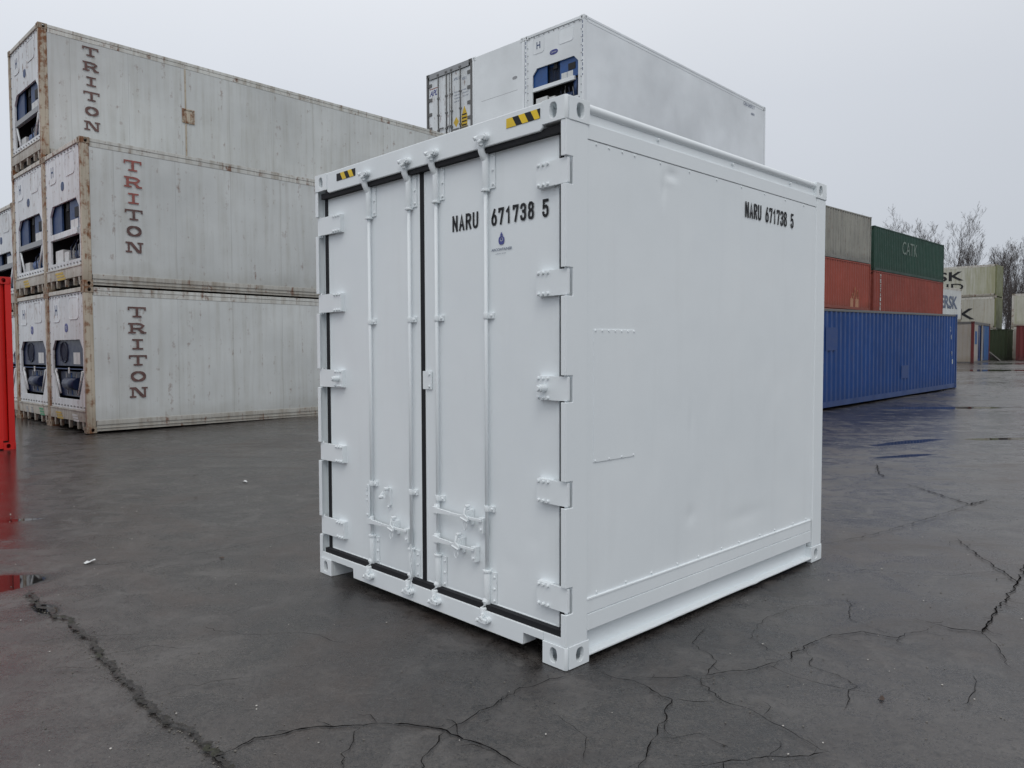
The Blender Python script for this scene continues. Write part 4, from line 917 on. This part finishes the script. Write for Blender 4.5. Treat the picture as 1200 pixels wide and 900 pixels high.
for (x0, x1) in ((1.65, 3.0), (3.4, 5.85)):
    mb = MB(); mb.box(x0, x1, .03 if x0 > 2 else .10, .12, .16, SH-.18); d = mb.build('side_door', M['midblue'] if x0 > 2 else M['bluepatch'], bc)
    mb = MB(); mb.tube([(x0+.3, .02, .3), (x0+.3, .02, 2.3)], .02, 6); mb.build('lock_rod', M['rodgrey'], d)
mb = MB(); mb.box(.1, 5.95, .08, WD-.02, SH-.05, SH-.02); mb.box(.1, 6, .1, WD-.03, .05, .14); mb.box(6.0, 6.04, .1, WD-.1, .1, SH-.1); mb.box(.1, 6, WD-.06, WD-.02, .1, SH-.06); mb.build('body_shell', M['roof'], bc)
# dark green container in the gap, debris, and the pair at the right edge
gc = Vector((38.05, 58.0, 0))+bK*6.058
corrugated('shipping_container', 'dark olive green container in the gap behind the grey plank', (gc.x, gc.y, .85), TK-PI/2, 6.058, 2.40, M['olive'])
wc = Vector((39.35, 59.6, 0)); TE = -.62
gE = 'pale containers at the right edge'
far_box('grey white container at ground level behind the maroon one', (wc.x, wc.y, .85), TE, 6.058, SH, 'beige', 'tframe', gE)
far_box('pale white container on the upper tier behind the maroon one', (wc.x, wc.y, 3.445), TE, 6.058, SH, 'cream', 'tframe', gE)
corrugated('shipping_container', 'dark maroon container on the ground at the right edge', (37.35, 56.0, .85), TE, 6.058, SH, M['maroonp'])
mb = MB(); mb.box(-.6, .6, -.22, .22, -.03, .03, Matrix.Rotation(R(38), 4, 'Y')); pl_ = mb.build('plank', M['wood']); pl_.location = (34.6, 54.4, 1.24); tag(pl_, 'grey plank leaning against the olive green container', 'plank')
mb = MB()
for k in range(16):
    a0, a1 = 2*PI*k/16, 2*PI*(k+1)/16
    for (r0, r1, x0, x1) in ((.18, .33, -.1, .1),):
        v = [mb.b.verts.new((x, r*math.cos(a), r*math.sin(a))) for a in (a0, a1) for r in (r0, r1) for x in (x0, x1)]
        for f_ in ((0, 1, 3, 2), (4, 6, 7, 5), (2, 3, 7, 6), (0, 4, 5, 1), (0, 2, 6, 4), (1, 5, 7, 3)):
            mb.b.faces.new([v[i] for i in f_])
ty = mb.build('tyre', M['rubber']); ty.location = (33.9, 54.0, gz(54)+.33); ty.rotation_euler = (0, 0, .9); tag(ty, 'black tyre lying upright beside the grey plank', 'tyre')

# ------------------------------------------------------------------ litter
def scrap(name, label, x, y, s, mat, seed, cat):
    random.seed(seed); mb = MB(); n = 9; V = []
    for k in range(n):
        a = 2*PI*k/n; r = s*random.uniform(.45, 1); V.append(mb.b.verts.new((r*math.cos(a)*1.5, r*math.sin(a)*.7, .004+random.uniform(0, s*.35))))
    c = mb.b.verts.new((0, 0, s*.3))
    for k in range(n): mb.b.faces.new((V[k], V[(k+1) % n], c))
    o = mb.build(name, mat); o.location = (x, y, gz(y)+.002); o.rotation_euler = (0, 0, random.uniform(0, 3)); md = o.modifiers.new('solid', 'SOLIDIFY'); md.thickness = .001
    tag(o, label, cat); return o
scrap('paper_scrap', 'crumpled scrap of white paper lying on the wet asphalt left of the white container', -3.28, 5.78, .042, M['placard'], 2, 'paper scrap')
scrap('paper_scrap', 'tiny pale scrap of paper on the asphalt below the stacked containers', -3.35, 9.4, .05, M['placard'], 4, 'paper scrap')
leafm = plain('brown_leaf', (.05, .028, .018), .6)
for i, (x, y, w_) in enumerate(((-4.2, 9.9, 'near the ground level lettered container'), (-3.55, 8.4, 'in the middle of the left yard'), (-2.3, 5.9, 'between the paper scrap and the white container'), (1.72, 3.45, 'by the cracks right of the white container corner'))):
    scrap('dead_leaf', 'small dark dead leaf '+w_, x, y, .022, leafm, 20+i, 'leaf')['group'] = 'dead leaves on the asphalt'

# ------------------------------------------------------------------ bare trees behind the yard
bark = plain('bare_bark', (.066, .056, .054), .9, 0, .3)
def grow(seed, height, spread, stems=1, dens=1.0):
    rnd = random.Random(seed); T, C_ = MB(), MB()
    def twig(p, d, l, r, lev):
        n = 4 if lev < 2 else 3; pts = [p]; q = p.copy(); dd = d.copy(); rs = [r]
        for k in range(n):
            j_ = .045 if lev == 0 else .12; dd = (dd+Vector((rnd.gauss(0, j_), rnd.gauss(0, j_), rnd.gauss(.09, .08)))).normalized(); q = q+dd*l/n; pts.append(q.copy()); rs.append(max(.0055, r*(1-.8*(k+1)/n)))
        (T if lev < 2 else C_).tube(pts, rs, 6 if lev == 0 else (4 if lev == 1 else 3), cap=False)
        if lev >= 4: return
        cnt = int((9, 7, 5, 4)[lev]*dens)
        for k in range(cnt):
            f = rnd.uniform(.28 if lev == 0 else .2, 1.0); i = min(n-1, int(f*n)); o = pts[i].lerp(pts[i+1], f*n-i)
            az = rnd.uniform(0, 2*PI); up = (pts[i+1]-pts[i]).normalized(); s_ = up.cross(Vector((math.cos(az), math.sin(az), .2))).normalized()
            ang = rnd.uniform(.35, .8)*spread; nd = (up*math.cos(ang)+s_*math.sin(ang)+Vector((0, 0, .18))).normalized()
            twig(o, nd, l*rnd.uniform(.36, .54)*(1.15-.5*f), max(.0075, rs[i]*rnd.uniform(.35, .5)), lev+1)
    for s_ in range(stems):
        a = rnd.uniform(0, 6.28); off = Vector((math.cos(a), math.sin(a), 0))*(.0 if stems == 1 else rnd.uniform(.2, .9))
        twig(off, (Vector((0, 0, 1))+off*.25*(stems > 1)).normalized(), height*rnd.uniform(.85, 1), height*.0105 if stems == 1 else height*.006, 0)
    return T, C_
protos = []
for sd_, h_, sp, st_, de in ((3, 14, .85, 1, 1.1), (8, 14, 1.05, 1, 1.15), (21, 14, .65, 2, 1.0), (33, 6, .8, 7, .75)):
    T, C_ = grow(sd_, h_, sp, st_, de); zs_ = sorted([v.co.z for v in C_.b.verts]+[v.co.z for v in T.b.verts]); zm_ = zs_[-1]*.97; protos.append((T.build('trunk', bark).data, C_.build('crown', bark).data, zm_))
for o in [o for o in bpy.data.objects if o.parent is None and o.name.split('.')[0] in ('trunk', 'crown')]: bpy.data.objects.remove(o)
def tree(kind, px, Y, toppx, rz, label, nm='bare_tree', group='bare winter trees behind the yard', cat='tree'):
    x = (px-600)/FPX*Y; h = (411.8-toppx+(6 if px < 1112 else 0))/FPX*Y+CAM_H-gz(Y); s = h/protos[kind][2]
    e_ = empty(nm, (x, Y, gz(Y)), rz, label=label, cat=cat, group=group); e_.scale = (s, s, s)
    for n_, d in zip(('trunk', 'crown'), protos[kind][:2]): o = bpy.data.objects.new(n_, d); COL.objects.link(o); o.parent = e_
for i, (k, px, Y, tp, lb) in enumerate((
    (0, 1030, 92, 258, 'bare tree rising behind the joint of the grey and green containers'), (1, 1050, 96, 252, 'broad bare tree whose top shows above the left half of the green container'),
    (0, 1108, 88, 256, 'tall bare tree rising just right of the green container'), (1, 1128, 84, 276, 'rounded bare tree above the S of the old lettered stack'),
    (2, 1148, 82, 282, 'bare double stemmed tree above the middle of the cream stack'), (1, 1094, 98, 272, 'bare tree half hidden behind the far end of the green container'),
    (0, 1166, 86, 283, 'bare tree over the mossy end of the cream stack'), (2, 1182, 78, 284, 'dark bare tree in the gap right of the cream stack'),
    (1, 1192, 74, 286, 'leaning dark bare tree rising over the pale upper container'), (2, 1204, 72, 282, 'dense bare tree at the right edge of the view'),
    (0, 1222, 80, 276, 'bare tree just beyond the right edge'), (2, 1138, 100, 290, 'thin bare tree far behind the cream stack'), (1, 1172, 104, 292, 'distant bare tree behind the mossy corner'),
    (2, 1157, 88, 296, 'slim bare tree above the right part of the cream stack, left of the gap'), (1, 1176, 92, 302, 'low broad bare tree directly above the gap beside the cream stack'), (0, 1187, 96, 292, 'bare tree further back, seen over the left corner of the pale upper container'), (2, 1197, 90, 298, 'slender bare tree behind the pale upper container near the frame edge'), (1, 1116, 92, 286, 'low rounded bare tree between the green container and the cream stack'),
    (0, 1250, 84, 280, 'bare tree outside the right edge, next but one'), (1, 960, 96, 262, 'bare tree hidden behind the white container corner'), (2, 1070, 104, 268, 'distant bare tree above the middle of the green container'))):
    tree(k, px, Y, tp, i*1.7, lb)
for i, (px, Y, tp) in enumerate(((1176, 68, 335), (1168, 72, 330), (1186, 70, 338), (1196, 71, 330), (1150, 76, 330), (1210, 70, 340))):
    tree(3, px, Y, tp, i*2.1, 'leafless thicket '+('in the gap beside the cream stack', 'close behind the mossy cream corner', 'behind the left edge of the pale upper container', 'behind the middle of the pale upper container', 'behind the middle of the cream stack', 'beyond the right edge')[i], 'bare_shrub', 'leafless shrubs behind the yard', 'shrub')
